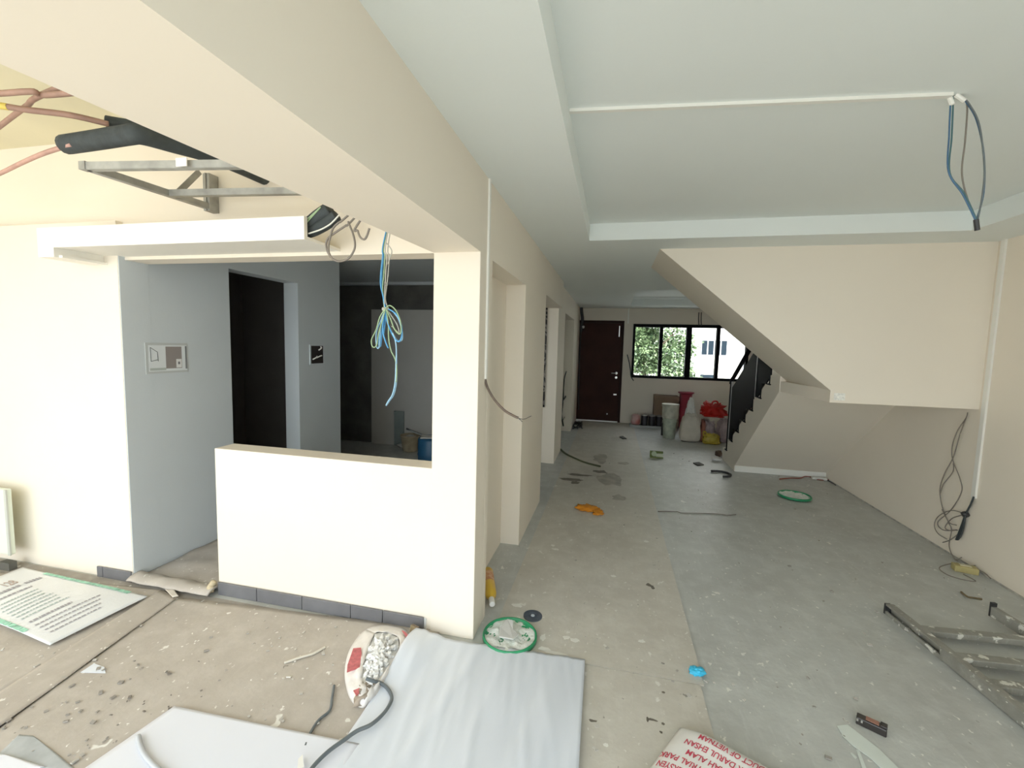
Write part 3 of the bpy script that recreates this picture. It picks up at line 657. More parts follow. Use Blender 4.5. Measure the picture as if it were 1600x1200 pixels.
MB().lathe([(.0355, Lb * .12), (.0355, Lb * .42)], q0, 24, Rb).build('paper_label', mat('bottle_label', (0.72, 0.50, 0.30), .5, 0, 40, col2=(0.55, 0.20, 0.08)), bt)

# --- crumpled rags
c_ = PZ(1089, 1054); tag(crumple(c_ + Vector((0, 0, .016)), .036, .028, .016, 2).build('blue_rag', mat('blue_plastic_film', (0.05, 0.50, 0.78), .35, .15, 12), smooth=True), 'small crumpled bright blue plastic film on the floor seam', 'rag')
c_ = PZ(921, 799); og = thing('orange_rag', 'crumpled orange cloth on the pale floor strip', 'rag', c_)
M_or = mat('orange_cloth', (0.62, 0.24, 0.015), .8, .2, 10)
crumple(c_ + Vector((-.02, .02, .022)), .10, .07, .022, 5, .5).build('fold', M_or, og, smooth=True)
crumple(c_ + Vector((.08, -.04, .018)), .05, .07, .018, 8, .5).build('fold', M_or, og, smooth=True)

# --- dark switch box and glass-like shards near the front
c_ = PZ(1361, 1138); Rz = Matrix.Rotation(-.52, 3, 'Z')
sb = thing('switch_box', 'small dark plastic switch box with a brown label on the grey floor', 'box', c_)
sc0 = (PZ(1385, 1150) - PZ(1338, 1122)).length
MB().obox(c_ + Vector((0, 0, .016)), sc0 * .98, .036, .032, Rz).build('case', mat('dark_plastic', (0.035, 0.03, 0.028), .3), sb, bevel=.004)
MB().obox(c_ + Rz @ Vector((.002, .002, .0335)), sc0 * .42, .022, .003, Rz).build('brown_label', mat('brown_label', (0.30, 0.15, 0.11), .5), sb)
MB().obox(c_ + Rz @ Vector((sc0 * .38, .004, .03)), sc0 * .22, .030, .016, Rz).build('end_block', MATS['dark_plastic'], sb, bevel=.002)
for dx in (-.44, -.30):
    MB().obox(c_ + Rz @ Vector((sc0 * dx, -.0185, .022)), sc0 * .06, .003, .010, Rz).build('screw', ms, sb)
M_shard = mat('pale_plastic_sheet', (0.62, 0.67, 0.63), .3, .05, 8)
tag(flat('plastic_offcut', [(1308, 1135), (1324, 1133), (1342, 1147), (1372, 1170), (1418, 1215), (1392, 1215), (1360, 1185), (1332, 1165), (1318, 1152)], .003, .003, M_shard), 'long jagged pale plastic offcut beside the dark switch box', 'offcut')
tag(flat('plastic_offcut', [(1338, 1172), (1342, 1172), (1357, 1210), (1350, 1210)], .001, .003, M_shard), 'narrow sliver of pale plastic crossing under the jagged offcut', 'offcut')
tag(flat('plastic_offcut', [(1328, 1177), (1331, 1177), (1339, 1184), (1337, 1186)], .001, .003, M_shard), 'tiny pale plastic chip next to the narrow sliver', 'offcut')

# --- paint-splashed steel frame
M_frame = concrete('paint_splashed_steel', (0.27, 0.265, 0.235), (0.20, 0.195, 0.17), (0.40, 0.39, 0.35), 1.0, 0.6, 0.5, 0.0)
_n = M_frame.node_tree; _b = _n.nodes['Principled BSDF']; _src = _b.inputs['Base Color'].links[0].from_socket
_t = _n.nodes.new('ShaderNodeTexNoise'); _t.inputs['Scale'].default_value = 16; _t.inputs['Detail'].default_value = 6
_tc = _n.nodes.new('ShaderNodeTexCoord'); _n.links.new(_tc.outputs['Object'], _t.inputs['Vector'])
_mr = _n.nodes.new('ShaderNodeMapRange'); _mr.inputs[1].default_value = .58; _mr.inputs[2].default_value = .62; _n.links.new(_t.outputs['Fac'], _mr.inputs[0])
_mx = _n.nodes.new('ShaderNodeMix'); _mx.data_type = 'RGBA'; _n.links.new(_mr.outputs[0], _mx.inputs[0]); _n.links.new(_src, _mx.inputs[6]); _mx.inputs[7].default_value = (.66, .65, .60, 1); _n.links.new(_mx.outputs[2], _b.inputs['Base Color'])
zf = 0.062
ld = thing('scaffold_ladder', 'paint-splashed grey steel scaffold ladder lying by the right wall', 'ladder', PZ(1480, 1030))
ra, rb = PZ(1384, 944, zf), PZ(1384, 944, zf) + (PZ(1640, 1148, zf) - PZ(1384, 944, zf)) * 1.15
rd = (rb - ra).normalized(); rs = rd.cross(Vector((0, 0, 1))).normalized()
if rs.x < 0: rs = -rs
up_ = Vector((0, 0, 1))
mr = MB(); L1 = (rb - ra).length
mr.bar(ra + rs * .022 - up_ * .002, rb + rs * .022 - up_ * .002, .044, .012)
mr.bar(ra + rd * .38 + rs * .006 - up_ * .030, rb + rs * .006 - up_ * .030, .012, .056)
mr.bar(ra + rs * .006 - up_ * .050, ra + rd * .40 + rs * .006 - up_ * .050, .012, .022)
mr.bar(ra + rs * .038 - up_ * .030, rb + rs * .038 - up_ * .030, .012, .056)
mr.build('rail', M_frame, ld, bevel=.002)
MB().bar(ra - rd * .012 + rs * .015 - up_ * .03, ra + rd * .004 + rs * .015 - up_ * .03, .030, .062).build('end_plug', M_blk_cable, ld)
g0 = PZ(1430, 982, zf - .01); g1 = PZ(1640, 1003, zf - .01); gd_ = (g1 - g0).normalized()
for q in ((1430, 984), (1492, 1028), (1548, 1071)):
    s0 = PZ(*q, zf - .02); MB().bar(s0, s0 + gd_ * .75, .055, .032).build('rung', M_frame, ld, bevel=.004)
o2 = PZ(1553, 948, zf + .02)
MB().bar(o2 - up_ * .03, o2 - up_ * .03 + rd * 1.0, .030, .06).build('rail', M_frame, ld, bevel=.002)
MB().bar(o2 - rd * .012 - up_ * .02, o2 + rd * .004 - up_ * .02, .026, .085).build('end_plug', M_blk_cable, ld)
tag(cable('wood_splinter', [PZ(1502, 925, .006), PZ(1511, 932, .012), PZ(1520, 934, .008), PZ(1534, 936, .006)], .006, mat('splinter', (0.17, 0.13, 0.07), .8)), 'brown wood splinter on the floor between ladder and wall', 'splinter')

# --- yard floor: cardboard, sheets, sacks
cb = thing('cardboard_sheet', 'large dusty cardboard sheet covering the yard floor before the low wall', 'cardboard', PZ(300, 1050))
sheet('sheet', [(266, 934), (690, 986), (500, 1260), (-150, 1260)], .004, .006, M_card, cb, 36, 30, .003, 2.0, 2.5)
tag(sheet('cardboard_sheet', [(-20, 893), (262, 925), (272, 930), (-60, 1120)], .003, .006, M_card, None, 24, 24, .003, 9.0)[0], 'dusty cardboard sheet under the printed white sack by the yard wall', 'cardboard')
tag(sheet('cardboard_strip', [(250, 926), (277, 938), (-40, 1170), (-120, 1165)], .012, .006, M_card, None, 10, 30, .004, 5.0)[0], 'long narrow cardboard strip between the two big cardboard sheets', 'cardboard')
tag(sheet('cardboard_flap', [(256, 924), (268, 921), (279, 937), (270, 939)], .018, .006, mat('cut_card', (0.62, 0.57, 0.50), .8, .1, 20), None, 6, 6, .003, 5.0)[0], 'small pale folded flap at the end of the cardboard strip', 'cardboard')

M_sheet = mat('white_film', (0.66, 0.70, 0.77), .32, .03, 3)
rip = lambda u, v: .062 * math.exp(-(u / .13) ** 2 - ((v - .16) / .24) ** 2) + .012 * max(0.0, noise.noise(Vector((u * 11 + v * 1.5, v * .9, 4.0)))) + .008 * max(0.0, noise.noise(Vector((u * 26 - v * 3, v * 1.3, 9.0))))
tag(sheet('plastic_sheet', [(650, 999), (914, 1036), (903, 1225), (497, 1225)], .014, .012, M_sheet, None, 60, 40, .002, 3.0, 3.0, rip, .6)[0], 'wide wrinkled white plastic sheet spread from the pillar foot', 'plastic sheet')
tag(sheet('plastic_sheet', [(273, 1113), (562, 1172), (500, 1300), (60, 1262)], .020, .008, mat('white_board', (0.70, 0.72, 0.79), .35, .02, 2), None, 30, 30, .003, 8.0, 2.0)[0], 'smooth white plastic sheet with a sharp corner on the cardboard', 'plastic sheet')
tag(sheet('plastic_sheet', [(-30, 1184), (8, 1187), (70, 1206), (-30, 1230)], .016, .004, MATS['white_board'], None, 10, 10, .003, 8.0, 2.0)[0], 'white plastic sheet edge on top of the torn grey paper', 'plastic sheet')
tag(sheet('grey_paper', [(30, 1152), (52, 1154), (125, 1212), (-20, 1200)], .011, .005, mat('grey_paper', (0.40, 0.42, 0.43), .7, .15, 12), None, 14, 14, .002, 1.0, 6.0)[0], 'torn grey paper sticking out under the white sheet edge', 'paper')
tag(flat('paper_offcut', [(126, 1051), (165, 1052), (163, 1043), (147, 1037)], .012, .002, M_sheet), 'small white paper offcut beside the cardboard strip', 'offcut')
tag(cable('wood_sliver', [PZ(444, 1036, .016), PZ(470, 1027, .018), PZ(490, 1021, .018), PZ(508, 1011, .016)], .006, mat('pale_wood', (0.62, 0.58, 0.50), .8)), 'pale wood sliver on the cardboard in front of the low wall', 'splinter')
tag(cable('cable_offcut', [PZ(522, 1071, .018), PZ(519, 1090, .018), PZ(515, 1110, .018), PZ(498, 1125, .018), PZ(486, 1143, .018), PZ(477, 1166, .022)], .0055, M_dk_cable), 'thin dark cable offcut lying on the cardboard', 'cable')
tag(cable('floor_cable', [PZ(572, 1060, .09), PZ(583, 1064, .075), PZ(594, 1067, .05)] + onZ([(604, 1074), (611, 1085), (611, 1096), (600, 1114), (580, 1132), (558, 1142), (535, 1158), (512, 1175), (490, 1197), (470, 1225)], .042), .0075, M_dk_cable, None, 8), 'dark cable snaking from the rubble sack over the white sheet', 'cable')
tag(cable('floor_cable', onZ([(216, 1150), (219, 1165), (228, 1182), (248, 1203), (262, 1212)], .036), .0085, mat('pale_grey_cable', (0.45, 0.47, 0.50), .5), None, 8), 'pale grey cable curving over the smooth white sheet', 'cable')
tag(flat('plaster_stick', [(466, 1188), (473, 1181), (475, 1200), (464, 1210)], .036, .006, mat('plaster', (0.78, 0.77, 0.74), .8), None), 'short white plaster stick on the smooth white sheet', 'plaster')

# printed white sack, opened flat
A_, B_, C_, D_ = (36, 893), (232, 938), (78, 1015), (-92, 944)
ps = thing('printed_sack', 'flattened white woven sack with lines of print and green borders', 'sack', PZ(90, 950))
lift = lambda u, v: .012 * math.sin(math.pi * u) * math.sin(math.pi * v)
so, sf = sheet('sack', [C_, B_, A_, D_], .022, .012, mat('woven_white', (0.72, 0.74, 0.76), .5, .03, 6, .1, 120), ps, 30, 30, .002, 6.0, 2.5, lift)
def onsack(u, v, h=.0032): return sf(u, v) + Vector((0, 0, h))
M_ink = mat('grey_ink', (0.34, 0.33, 0.36), .7); M_ink2 = mat('green_grey_ink', (0.36, 0.44, 0.43), .7); M_grn = mat('green_border', (0.30, 0.58, 0.45), .6, .3, 30)
def text_mesh(txt, size, name):
    cu = bpy.data.curves.new('t', 'FONT'); cu.body = txt; cu.size = size; cu.offset = 0.016
    o = bpy.data.objects.new('t', cu); C.objects.link(o)
    me = bpy.data.meshes.new_from_object(o); bpy.data.objects.remove(o); bpy.data.curves.remove(cu)
    bm = bmesh.new(); bm.from_mesh(me); bmesh.ops.triangulate(bm, faces=bm.faces)
    bmesh.ops.subdivide_edges(bm, edges=[e for e in bm.edges if e.calc_length() > size * .3], cuts=1)
    bm.to_mesh(me); bm.free(); me.name = name
    return me
def put_text(txt, fn, name, m, parent, x0, y0, sx, sy):
    """print laid on a curved surface: fn(u, v) gives the surface point"""
    me = text_mesh(txt, 1.0, name)
    wd = max((v.co.x for v in me.vertices), default=1)
    for v in me.vertices:
        v.co = fn(x0 + v.co.x / wd * sx, y0 + v.co.y * sy)
    me.materials.append(m)
    o = bpy.data.objects.new(name, me); C.objects.link(o); o.parent = parent; o.matrix_parent_inverse = Matrix.Translation(-parent.location)
    return o
put_text('128', onsack, 'heading_print', mat('brown_ink', (0.42, 0.34, 0.30), .7), ps, .50, .80, .16, .11)
rr = random.Random(11)
def print_line(v, u0, u1, h, m_):
    q = MB(); u = u0
    while u < u1:
        l = rr.uniform(.015, .045); e = min(u + l, u1)
        q.add([onsack(u, v), onsack(e, v), onsack(e, v + h), onsack(u, v + h)], [(0, 1, 2, 3)]); u = e + rr.uniform(.006, .014)
    q.build('print_line', m_, ps)
print_line(.735, .14, .60, .030, M_ink); print_line(.735, .66, .86, .03, M_ink)
print_line(.665, .14, .64, .018, M_ink)
for k in range(7): print_line(.60 - k * .042, .13, .62 - .02 * (k % 3), .011, M_ink2)
print_line(.275, .13, .56, .018, M_ink)
for k in range(4): print_line(.225 - k * .042, .12, .80 - .06 * k, .010, M_ink)
for u0, u1, va, vb in ((0.0, .055, .22, .98), (.945, 1.0, .12, .80)):
    q = MB()
    for k in range(16):
        v0 = va + (vb - va) * k / 16; v1 = va + (vb - va) * (k + .9) / 16
        q.add([onsack(u0, v0), onsack(u1, v0), onsack(u1, v1), onsack(u0, v1)], [(0, 1, 2, 3)])
    q.build('border_print', M_grn, ps)

# torn sack of plaster rubble
rs_ = thing('rubble_sack', 'torn white and red sack full of white plaster rubble by the skirting', 'sack', PZ(590, 1040))
outer = [(572, 984), (556, 1000), (543, 1025), (539, 1055), (543, 1080), (552, 1098), (566, 1106), (580, 1098), (600, 1072), (618, 1045), (634, 1020), (643, 1003), (634, 985), (612, 978), (590, 978)]
inner = [(586, 990), (576, 1012), (570, 1030), (567, 1045), (566, 1062), (572, 1072), (578, 1075), (586, 1070), (596, 1058), (606, 1042), (616, 1026), (624, 1010), (622, 996), (610, 990), (598, 988)]
def ringmesh(o_, i_, zo, zi, n=3):
    m = MB(); N_ = len(o_) * 4
    oc = catmull([(a, b, 0) for a, b in o_], 4, True); ic = catmull([(a, b, 0) for a, b in i_], 4, True)
    def f(u, v):
        k = int(round(u * N_)) % N_; a = oc[k]; b = ic[k]; z = zo + (zi - zo) * math.sin(v * math.pi / 2) + .018 * noise.noise(Vector((k * .37, v * 3, 0))) * v + .008 * noise.noise(Vector((k * 1.3, v * 5, 2)))
        p = a.lerp(b, v); return PZ(p.x, p.y, max(.008, z))
    return m.grid(f, N_, 6)
ringmesh(outer, inner, .012, .055).build('sack', mat('white_sack', (0.74, 0.71, 0.68), .6, .08, 20, .2, 30), rs_, smooth=True, solid=.003)
M_red = mat('red_print', (0.50, 0.13, 0.14), .6, .25, 50)
def patch(poly, name, m_, z=(.055, .045)):
    pts = [PZ(a, b, z[0]) for a, b in poly]; MB().prism(pts, (0, 0, .004)).build(name, m_, rs_)
patch([(552, 1014), (564, 1013), (565, 1022), (562, 1044), (542, 1051), (543, 1040)], 'red_print', M_red)
patch([(552, 1080), (562, 1076), (561, 1084), (557, 1088)], 'red_print', M_red)
patch([(628, 986), (633, 988), (643, 999), (637, 1000)], 'red_print', M_red)
blob(PZ(572, 1092) + Vector((0, 0, .03)), .035, .06, .03, 4, .5, 2.5, .8, 20, 12).build('torn_paper', mat('brown_kraft', (0.36, 0.30, 0.24), .8, .2, 12), rs_, smooth=True)
ru = MB(); rr = random.Random(5)
ic = [PZ(a, b, .05) for a, b in inner]; ctr = sum(ic, Vector()) / len(ic)
for k in range(420):
    e = ic[rr.randrange(len(ic))]; t_ = math.sqrt(rr.random()) * .98; p = ctr.lerp(e, t_); s_ = rr.uniform(.006, .02)
    p.z = .034 + .045 * (1 - t_ * t_) + rr.uniform(-.004, .010)
    Rr = Matrix.Rotation(rr.uniform(0, 6.28), 3, Vector((rr.gauss(0, 1), rr.gauss(0, 1), rr.gauss(0, 1))).normalized())
    ru.obox(p, s_, s_ * rr.uniform(.5, 1), s_ * rr.uniform(.4, .8), Rr)
MB().prism([p + Vector((0, 0, -.03)) for p in ic], (0, 0, .03)).build('rubble_bed', mat('plaster_dust', (0.66, 0.66, 0.65), .9, .1, 40), rs_)
ro = ru.build('rubble', mat('plaster_rubble', (0.78, 0.78, 0.77), .9, .08, 30), rs_); ro['kind'] = 'stuff'
c_ = PZ(647, 996); wc = thing('ridged_block', 'small brown ridged block leaning at the skirting behind the sack', 'block', c_)
Rk = Matrix.Rotation(-.35, 3, 'Z') @ Matrix.Rotation(-.25, 3, 'X')
MB().obox(c_ + Vector((0, 0, .030)), .045, .016, .062, Rk).build('block', mat('dark_brown', (0.20, 0.15, 0.10), .7), wc)
for k in range(5):
    MB().obox(c_ + Vector((0, 0, .030)) + Rk @ Vector((-.018 + k * .009, -.010, 0)), .004, .006, .062, Rk).build('ridge', mat('ochre', (0.42, 0.34, 0.20), .7), wc)

# big printed bag at the front
bg_ = thing('printed_bag', 'white plastic cement bag with red capital lettering on the floor strip', 'bag', PZ(1080, 1190))
c0 = PZ(1062, 1131, .03); e1 = (PZ(1188, 1196, .03) - c0); e1 = e1.normalized() * 0.62; e2 = (PZ(1006, 1206, .03) - c0).normalized() * 0.42
def bagf(s, t, side=1):
    p = c0 + e1 * s + e2 * t
    k = max(0.0, 1 - abs(2 * s - 1) ** 7) ** .5 * max(0.0, 1 - abs(2 * t - 1) ** 9) ** .5
    z = .012 + (.055 + .008 * noise.noise(Vector((s * 5, t * 5, 1.7)))) * k * (1.0 if side > 0 else -.1)
    pin = 1 - .0 * k
    return Vector((p.x, p.y, z))
mbg = MB().grid(lambda u, v: bagf(u, v), 30, 24).grid(lambda u, v: bagf(u, v, -1), 30, 24)
mbg.build('bag', mat('white_bag_film', (0.80, 0.79, 0.77), .3, .03, 8), bg_, smooth=True, weld=True)
M_rt = mat('red_lettering', (0.55, 0.06, 0.10), .5)
def onbag(x, y): return bagf(1 - x, y) + Vector((0, 0, .0015))     # text runs from the far end back towards the corner
#       text                    start  row   length  height
for txt, x0, t0_, ln in (('PRODUCT OF VIETNAM', .42, .095, .43), ('SELANGOR DARUL EHSAN', .40, .210, .50), ('SHAH ALAM', .63, .325, .23), ('INDUSTRIAL PARK', .62, .440, .36), ('26 SEKSYEN', .76, .550, .20)):
    put_text(txt, lambda u, v: onbag(u, v), 'lettering', M_rt, bg_, x0, t0_, ln, .092)

# --- end of the corridor: pails, sacks, boxes
def pail(c, r0, r1, h, label, m_, group=None, up=False):
    t = thing('plastic_pail', label, 'pail', c, group)
    MB().lathe([(r0 * .96, 0), (r0, .01), (r1, h - .03), (r1, h), (r1 - .008, h), (r0 - .008, .02), (.001, .02)], c, 26).build('body', m_, t, smooth=True)
    for hh in (.82, .94):
        rr_ = r0 + (r1 - r0) * hh
        MB().lathe([(rr_, h * hh), (rr_ + .010, h * hh), (rr_ + .010, h * hh + .012), (rr_, h * hh + .012)], c, 26).build('rim', m_, t)
    return t
M_pale = mat('pale_green_plastic', (0.36, 0.40, 0.32), .5, .25, 14)
c_ = PZ(1045, 684); zt = PY(1046, 632, c_.y).z; rp = (PY(1059, 650, c_.y) - PY(1033, 650, c_.y)).length / 2
pail(c_, rp * .72, rp * .84, zt * .60, 'pale green pail standing on the floor under another pail', M_pale)
pu = pail(c_ + Vector((0, 0, zt * .60)), rp * .97, rp * .99, zt * .42, 'pale pail stacked on top of the pale green pail', mat('pale_pail', (0.42, 0.42, 0.35), .5, .2, 14))
c_b = PZ(1035, 680); MB_ = thing('black_canister', 'narrow black canister leaning against the stacked pails', 'canister', c_b)
MB().lathe([(.028, 0), (.03, .01), (.03, .20), (.018, .225)], c_b, 16).build('body', M_blk_cable, MB_, smooth=True)
MB().lathe([(.018, .225), (.018, .25), (.001, .25)], c_b, 12).build('cap', M_dk_cable, MB_)

yx = 9.04
p0, p1 = PY(1023, 618, yx), PY(1061, 618, yx)
bx = thing('carton', 'brown cardboard carton standing against the end wall', 'carton', ((p0.x + p1.x) / 2, yx + .12, 0))
MB().box(p0.x, p1.x, yx, yx + .26, 0.0, p0.z - .004).build('box', M_card_brown, bx)
MB().box(p0.x - .01, p1.x + .01, yx - .015, yx, p0.z - .05, p0.z).build('flap', M_card_brown, bx)
MB().box(p0.x - .005, p1.x + .005, yx - .005, yx + .27, p0.z - .006, p0.z).build('flap', M_card_brown, bx)
p0, p1 = PY(1062, 613, 9.0), PY(1085, 613, 9.0); rc = (p1.x - p0.x) / 2; cc = Vector(((p0.x + p1.x) / 2, 9.1, 0))
rbk = thing('red_bin', 'tall red plastic bin with flared rim behind the white sacks', 'bin', cc)
MB().lathe([(rc * .72, 0), (rc * .74, .01), (rc * .86, p0.z - .03), (rc * .80, p0.z - .03), (rc * .68, .02), (.001, .02)], cc, 26).build('body', mat('dark_red_plastic', (0.30, 0.03, 0.055), .4), rbk, smooth=True)
MB().lathe([(rc * .86, p0.z - .035), (rc * 1.12, p0.z - .015), (rc * 1.12, p0.z), (rc * .8, p0.z - .01)], cc, 26).build('rim', MATS['dark_red_plastic'], rbk, smooth=True)
M_sack = mat('woven_sack', (0.50, 0.465, 0.40), .7, .08, 10, .25, 25)
def sackthing(name, label, cat, c, sx, sy, sz, seed, m_, amp=.14, top=.75, rot=0., fs=2.6, neck=None):
    t = thing(name, label, cat, (c[0], c[1], max(0, c[2] - sz)))
    blob(c, sx, sy, sz, seed, amp, fs, .48, 56, 36, top, True, rot).build('body', m_, t, smooth=True)
    if neck: 
        MB().lathe([(neck[0], 0), (neck[0] * .45, neck[1] * .3), (neck[0] * .7, neck[1] * .7), (neck[0] * 1.0, neck[1])], Vector(c) + Vector((0, 0, sz * .9)), 14).build('mouth', m_, t, smooth=True)
    return t
ysk = PZ(1070, 691).y + .12
pL, pR, pT = PY(1056, 690, ysk), PY(1092, 690, ysk), PY(1082, 646, ysk)
sackthing('cement_sack', 'full white woven sack leaning upright beside the stacked pails', 'sack', ((pL.x + pR.x) / 2 + .03, ysk, pT.z / 2), (pR.x - pL.x) * .50, .13, pT.z / 2, 1, M_sack, .10, .62, 0., 2.2)
pt = PY(1083, 634, ysk + .22)
sackthing('plastic_bag', 'translucent white plastic bag with a knotted peak behind the white sack', 'bag', (pt.x - .02, ysk + .32, pt.z / 2 + .06), .12, .12, pt.z / 2 + .06, 3, mat('translucent_bag', (0.62, 0.63, 0.60), .3, .1, 8), .2, .35)
sackthing('rubbish_sack', 'reddish brown sack squeezed behind the full white sack', 'sack', (PY(1096, 680, ysk + .1).x, ysk + .02, .19), .040, .07, .19, 6, mat('rust_sack', (0.26, 0.10, 0.07), .7, .2, 8), .15, .8)
ymv = 8.02
pm = PY(1117, 665, ymv)
M_mauve = mat('mauve_sack', (0.42, 0.34, 0.35), .65, .25, 9, .2, 30)
sackthing('rubbish_sack', 'crumpled mauve and white sack under the red bag', 'sack', (PY(1105, 660, ymv).x, ymv, .17), .10, .13, .17, 9, M_mauve, .32, .9, .3, 3.0)
sackthing('rubbish_sack', 'tall mauve sack between the red bag and the stair railing', 'sack', (PY(1130, 660, ymv).x, ymv - .05, .20), .095, .13, .20, 12, M_mauve, .25, .75, 0.2, 3.0)
pr = PY(1114, 641, ymv + .05)
rg = sackthing('red_bag', 'bright red plastic carrier bag lying on the mauve sacks', 'bag', (pr.x, ymv + .05, pr.z), .21, .14, .115, 15, mat('bright_red_film', (0.42, 0.012, 0.008), .35, .15, 6, spec=.3), .55, .75, 0., 2.6)
MB().tube(catmull([(pr.x - .03, ymv + .03, pr.z + .09), (pr.x - .01, ymv + .03, pr.z + .15), (pr.x + .05, ymv + .03, pr.z + .155), (pr.x + .08, ymv + .03, pr.z + .09)], 6), .016, 8).build('handle', MATS['bright_red_film'], rg, smooth=True)
yyl = PZ(1110, 694).y + .03; py_ = PY(1111, 686, yyl)
yl = sackthing('yellow_bag', 'yellow plastic bag on the floor before the mauve sacks', 'bag', (py_.x, yyl, .085), .14, .085, .085, 18, mat('yellow_film', (0.42, 0.32, 0.03), .4, .2, 6), .22, .8, 0., 3.)
MB().tube(catmull([(py_.x - .12, yyl - .03, .13), (py_.x - .13, yyl - .03, .20), (py_.x - .09, yyl - .03, .19), (py_.x - .08, yyl - .03, .12)], 5), .012, 8).build('handle', MATS['yellow_film'], yl, smooth=True)
# low pile at the left of the pails
ybd = PZ(1008, 669).y
p0, p1 = PZ(984, 669), PZ(1034, 669)
tag(MB().box(p0.x, p1.x, ybd, ybd + .24, .0, .045).build('grey_board', mat('grey_board', (0.36, 0.37, 0.37), .7, .1, 6), bevel=.004), 'flat grey board on the floor carrying the paint tins', 'board')
q0 = PY(993, 658, ybd + .11)
sackthing('filler_bag', 'small white and red paper bag on the grey board', 'bag', (q0.x, ybd + .11, .045 + .105), .09, .09, .105, 21, mat('white_red_paper', (0.58, 0.52, 0.48), .6, 0, 5, col2=(0.42, 0.10, 0.10)), .12, .8)
for k, pxx in enumerate((1007, 1018.5, 1030)):
    q0 = PY(pxx, 655, ybd + .10)
    tn = thing('paint_tin', ['dark paint tin on the grey board beside the paper bag', 'dark paint tin in the middle of the row on the grey board', 'dark paint tin on the grey board beside the stacked pails'][k], 'paint tin', (q0.x, ybd + .10, .045))
    cz = Vector((q0.x, ybd + .10, .045))
    MB().lathe([(.062, 0), (.065, .004), (.065, .19), (.060, .2), (.001, .196)], cz, 22).build('can', mat('dark_tin', (0.02, 0.016, 0.022), .35, .2, 12), tn)
    MB().lathe([(.067, .186), (.067, .2), (.058, .203)], cz, 22).build('lid', mat('tin_lid', (0.32, 0.30, 0.28), .4, metal=.6), tn)
    MB().tube(catmull([cz + Vector((-.066, 0, .16)), cz + Vector((-.04, -.05, .215)), cz + Vector((.04, -.05, .215)), cz + Vector((.066, 0, .16))], 5), .003, 6).build('handle', MATS['tin_lid'], tn)

# --- small floor litter in the corridor
c_ = PZ(1026, 716); gt = thing('green_tape', 'small green tape dispenser on the floor before the pails', 'tape', c_)
wg = (PZ(1036, 716) - PZ(1017, 716)).length
MB().box(c_.x - wg / 2, c_.x + wg / 2, c_.y, c_.y + .07, .0, .018).build('base', mat('olive_green', (0.12, 0.16, 0.03), .5), gt)
MB().box(c_.x - wg / 2, c_.x + wg / 2, c_.y + .05, c_.y + .07, .018, .09).build('frame', MATS['olive_green'], gt)
MB().lathe([(.035, -.02), (.035, .02)], c_ + Vector((-wg * .2, .035, .055)), 16, Matrix.Rotation(math.pi / 2, 3, 'X')).build('roll', mat('pale_green_tape', (0.42, 0.5, 0.34), .5), gt)
MB().box(c_.x - .01, c_.x + wg / 2, c_.y + .02, c_.y + .05, .018, .06).build('block', mat('pale_block', (0.50, 0.54, 0.42), .6), gt)
tag(flat('dark_scrap', [(1083, 724), (1092, 723), (1100, 727), (1090, 728)], .001, .012, mat('dark_scrap', (0.06, 0.055, 0.05), .7), None), 'dark flat scrap on the floor before the stair', 'scrap')
tag(flat('dark_scrap', [(968, 683), (973, 682), (979, 686), (973, 686)], .007, .012, MATS['dark_scrap'], None), 'dark scrap on the pale strip near the front door', 'scrap')
tag(cable('pipe_elbow', onZ([(1111, 736), (1124, 736.5), (1134, 738), (1141, 741), (1140, 744), (1130, 744.5)], .016), .014, M_blk_cable, None, 8), 'black bent pipe offcut on the floor beside the stair kerb', 'pipe')
c_ = PZ(1123, 722); tag(crumple(c_ + Vector((-.02, .05, .03)), .07, .05, .03, 31).build('paper_scrap', mat('white_paper', (0.66, 0.64, 0.60), .7), smooth=True), 'crumpled white paper at the foot of the stair', 'paper')
c_ = PZ(1124, 716); tag(crumple(c_ + Vector((0.01, .10, .045)), .05, .05, .045, 33).build('brown_lump', mat('brown_lump', (0.12, 0.075, 0.05), .8), smooth=True), 'dark brown lump of rubbish beside the lowest stair step', 'rubbish')
tag(cable('thin_wire', onZ([(1028, 799), (1045, 799), (1058, 799.5), (1066, 801.5), (1090, 802), (1120, 803), (1136, 805), (1150, 804)], .006), .004, M_grey_cable), 'thin straight wire lying across the grey floor', 'wire')
fcb = tag(cable('floor_cable', [PZ(876, 702, .012), PZ(884, 709, .014), PZ(898, 716, .014), PZ(915, 723, .014), PZ(938, 729, .014)], .014, mat('olive_cable', (0.09, 0.10, 0.055), .6), None, 8), 'thick olive cable on the floor coming out of the corridor doorway', 'cable')
rwz = thing('red_wire', 'red wire with a white connector in the corner under the stair', 'wire', PZ(1270, 748))
cable('wire', onZ([(1218, 748.5), (1235, 747), (1250, 747), (1258, 744.5), (1266, 745), (1272, 748), (1284, 750), (1296, 749.5)], .010), .007, mat('red_wire', (0.28, 0.08, 0.05), .5), rwz)
q0 = PZ(1280, 747.5, .02); MB().obox(q0, .16, .05, .03, Matrix.Rotation(-.1, 3, 'Z')).build('connector', mat('white_connector', (0.66, 0.65, 0.60), .5), rwz, bevel=.005)
cable('tail', onZ([(1288, 748), (1296, 752), (1306, 758)], .010), .006, M_blk_cable, rwz)

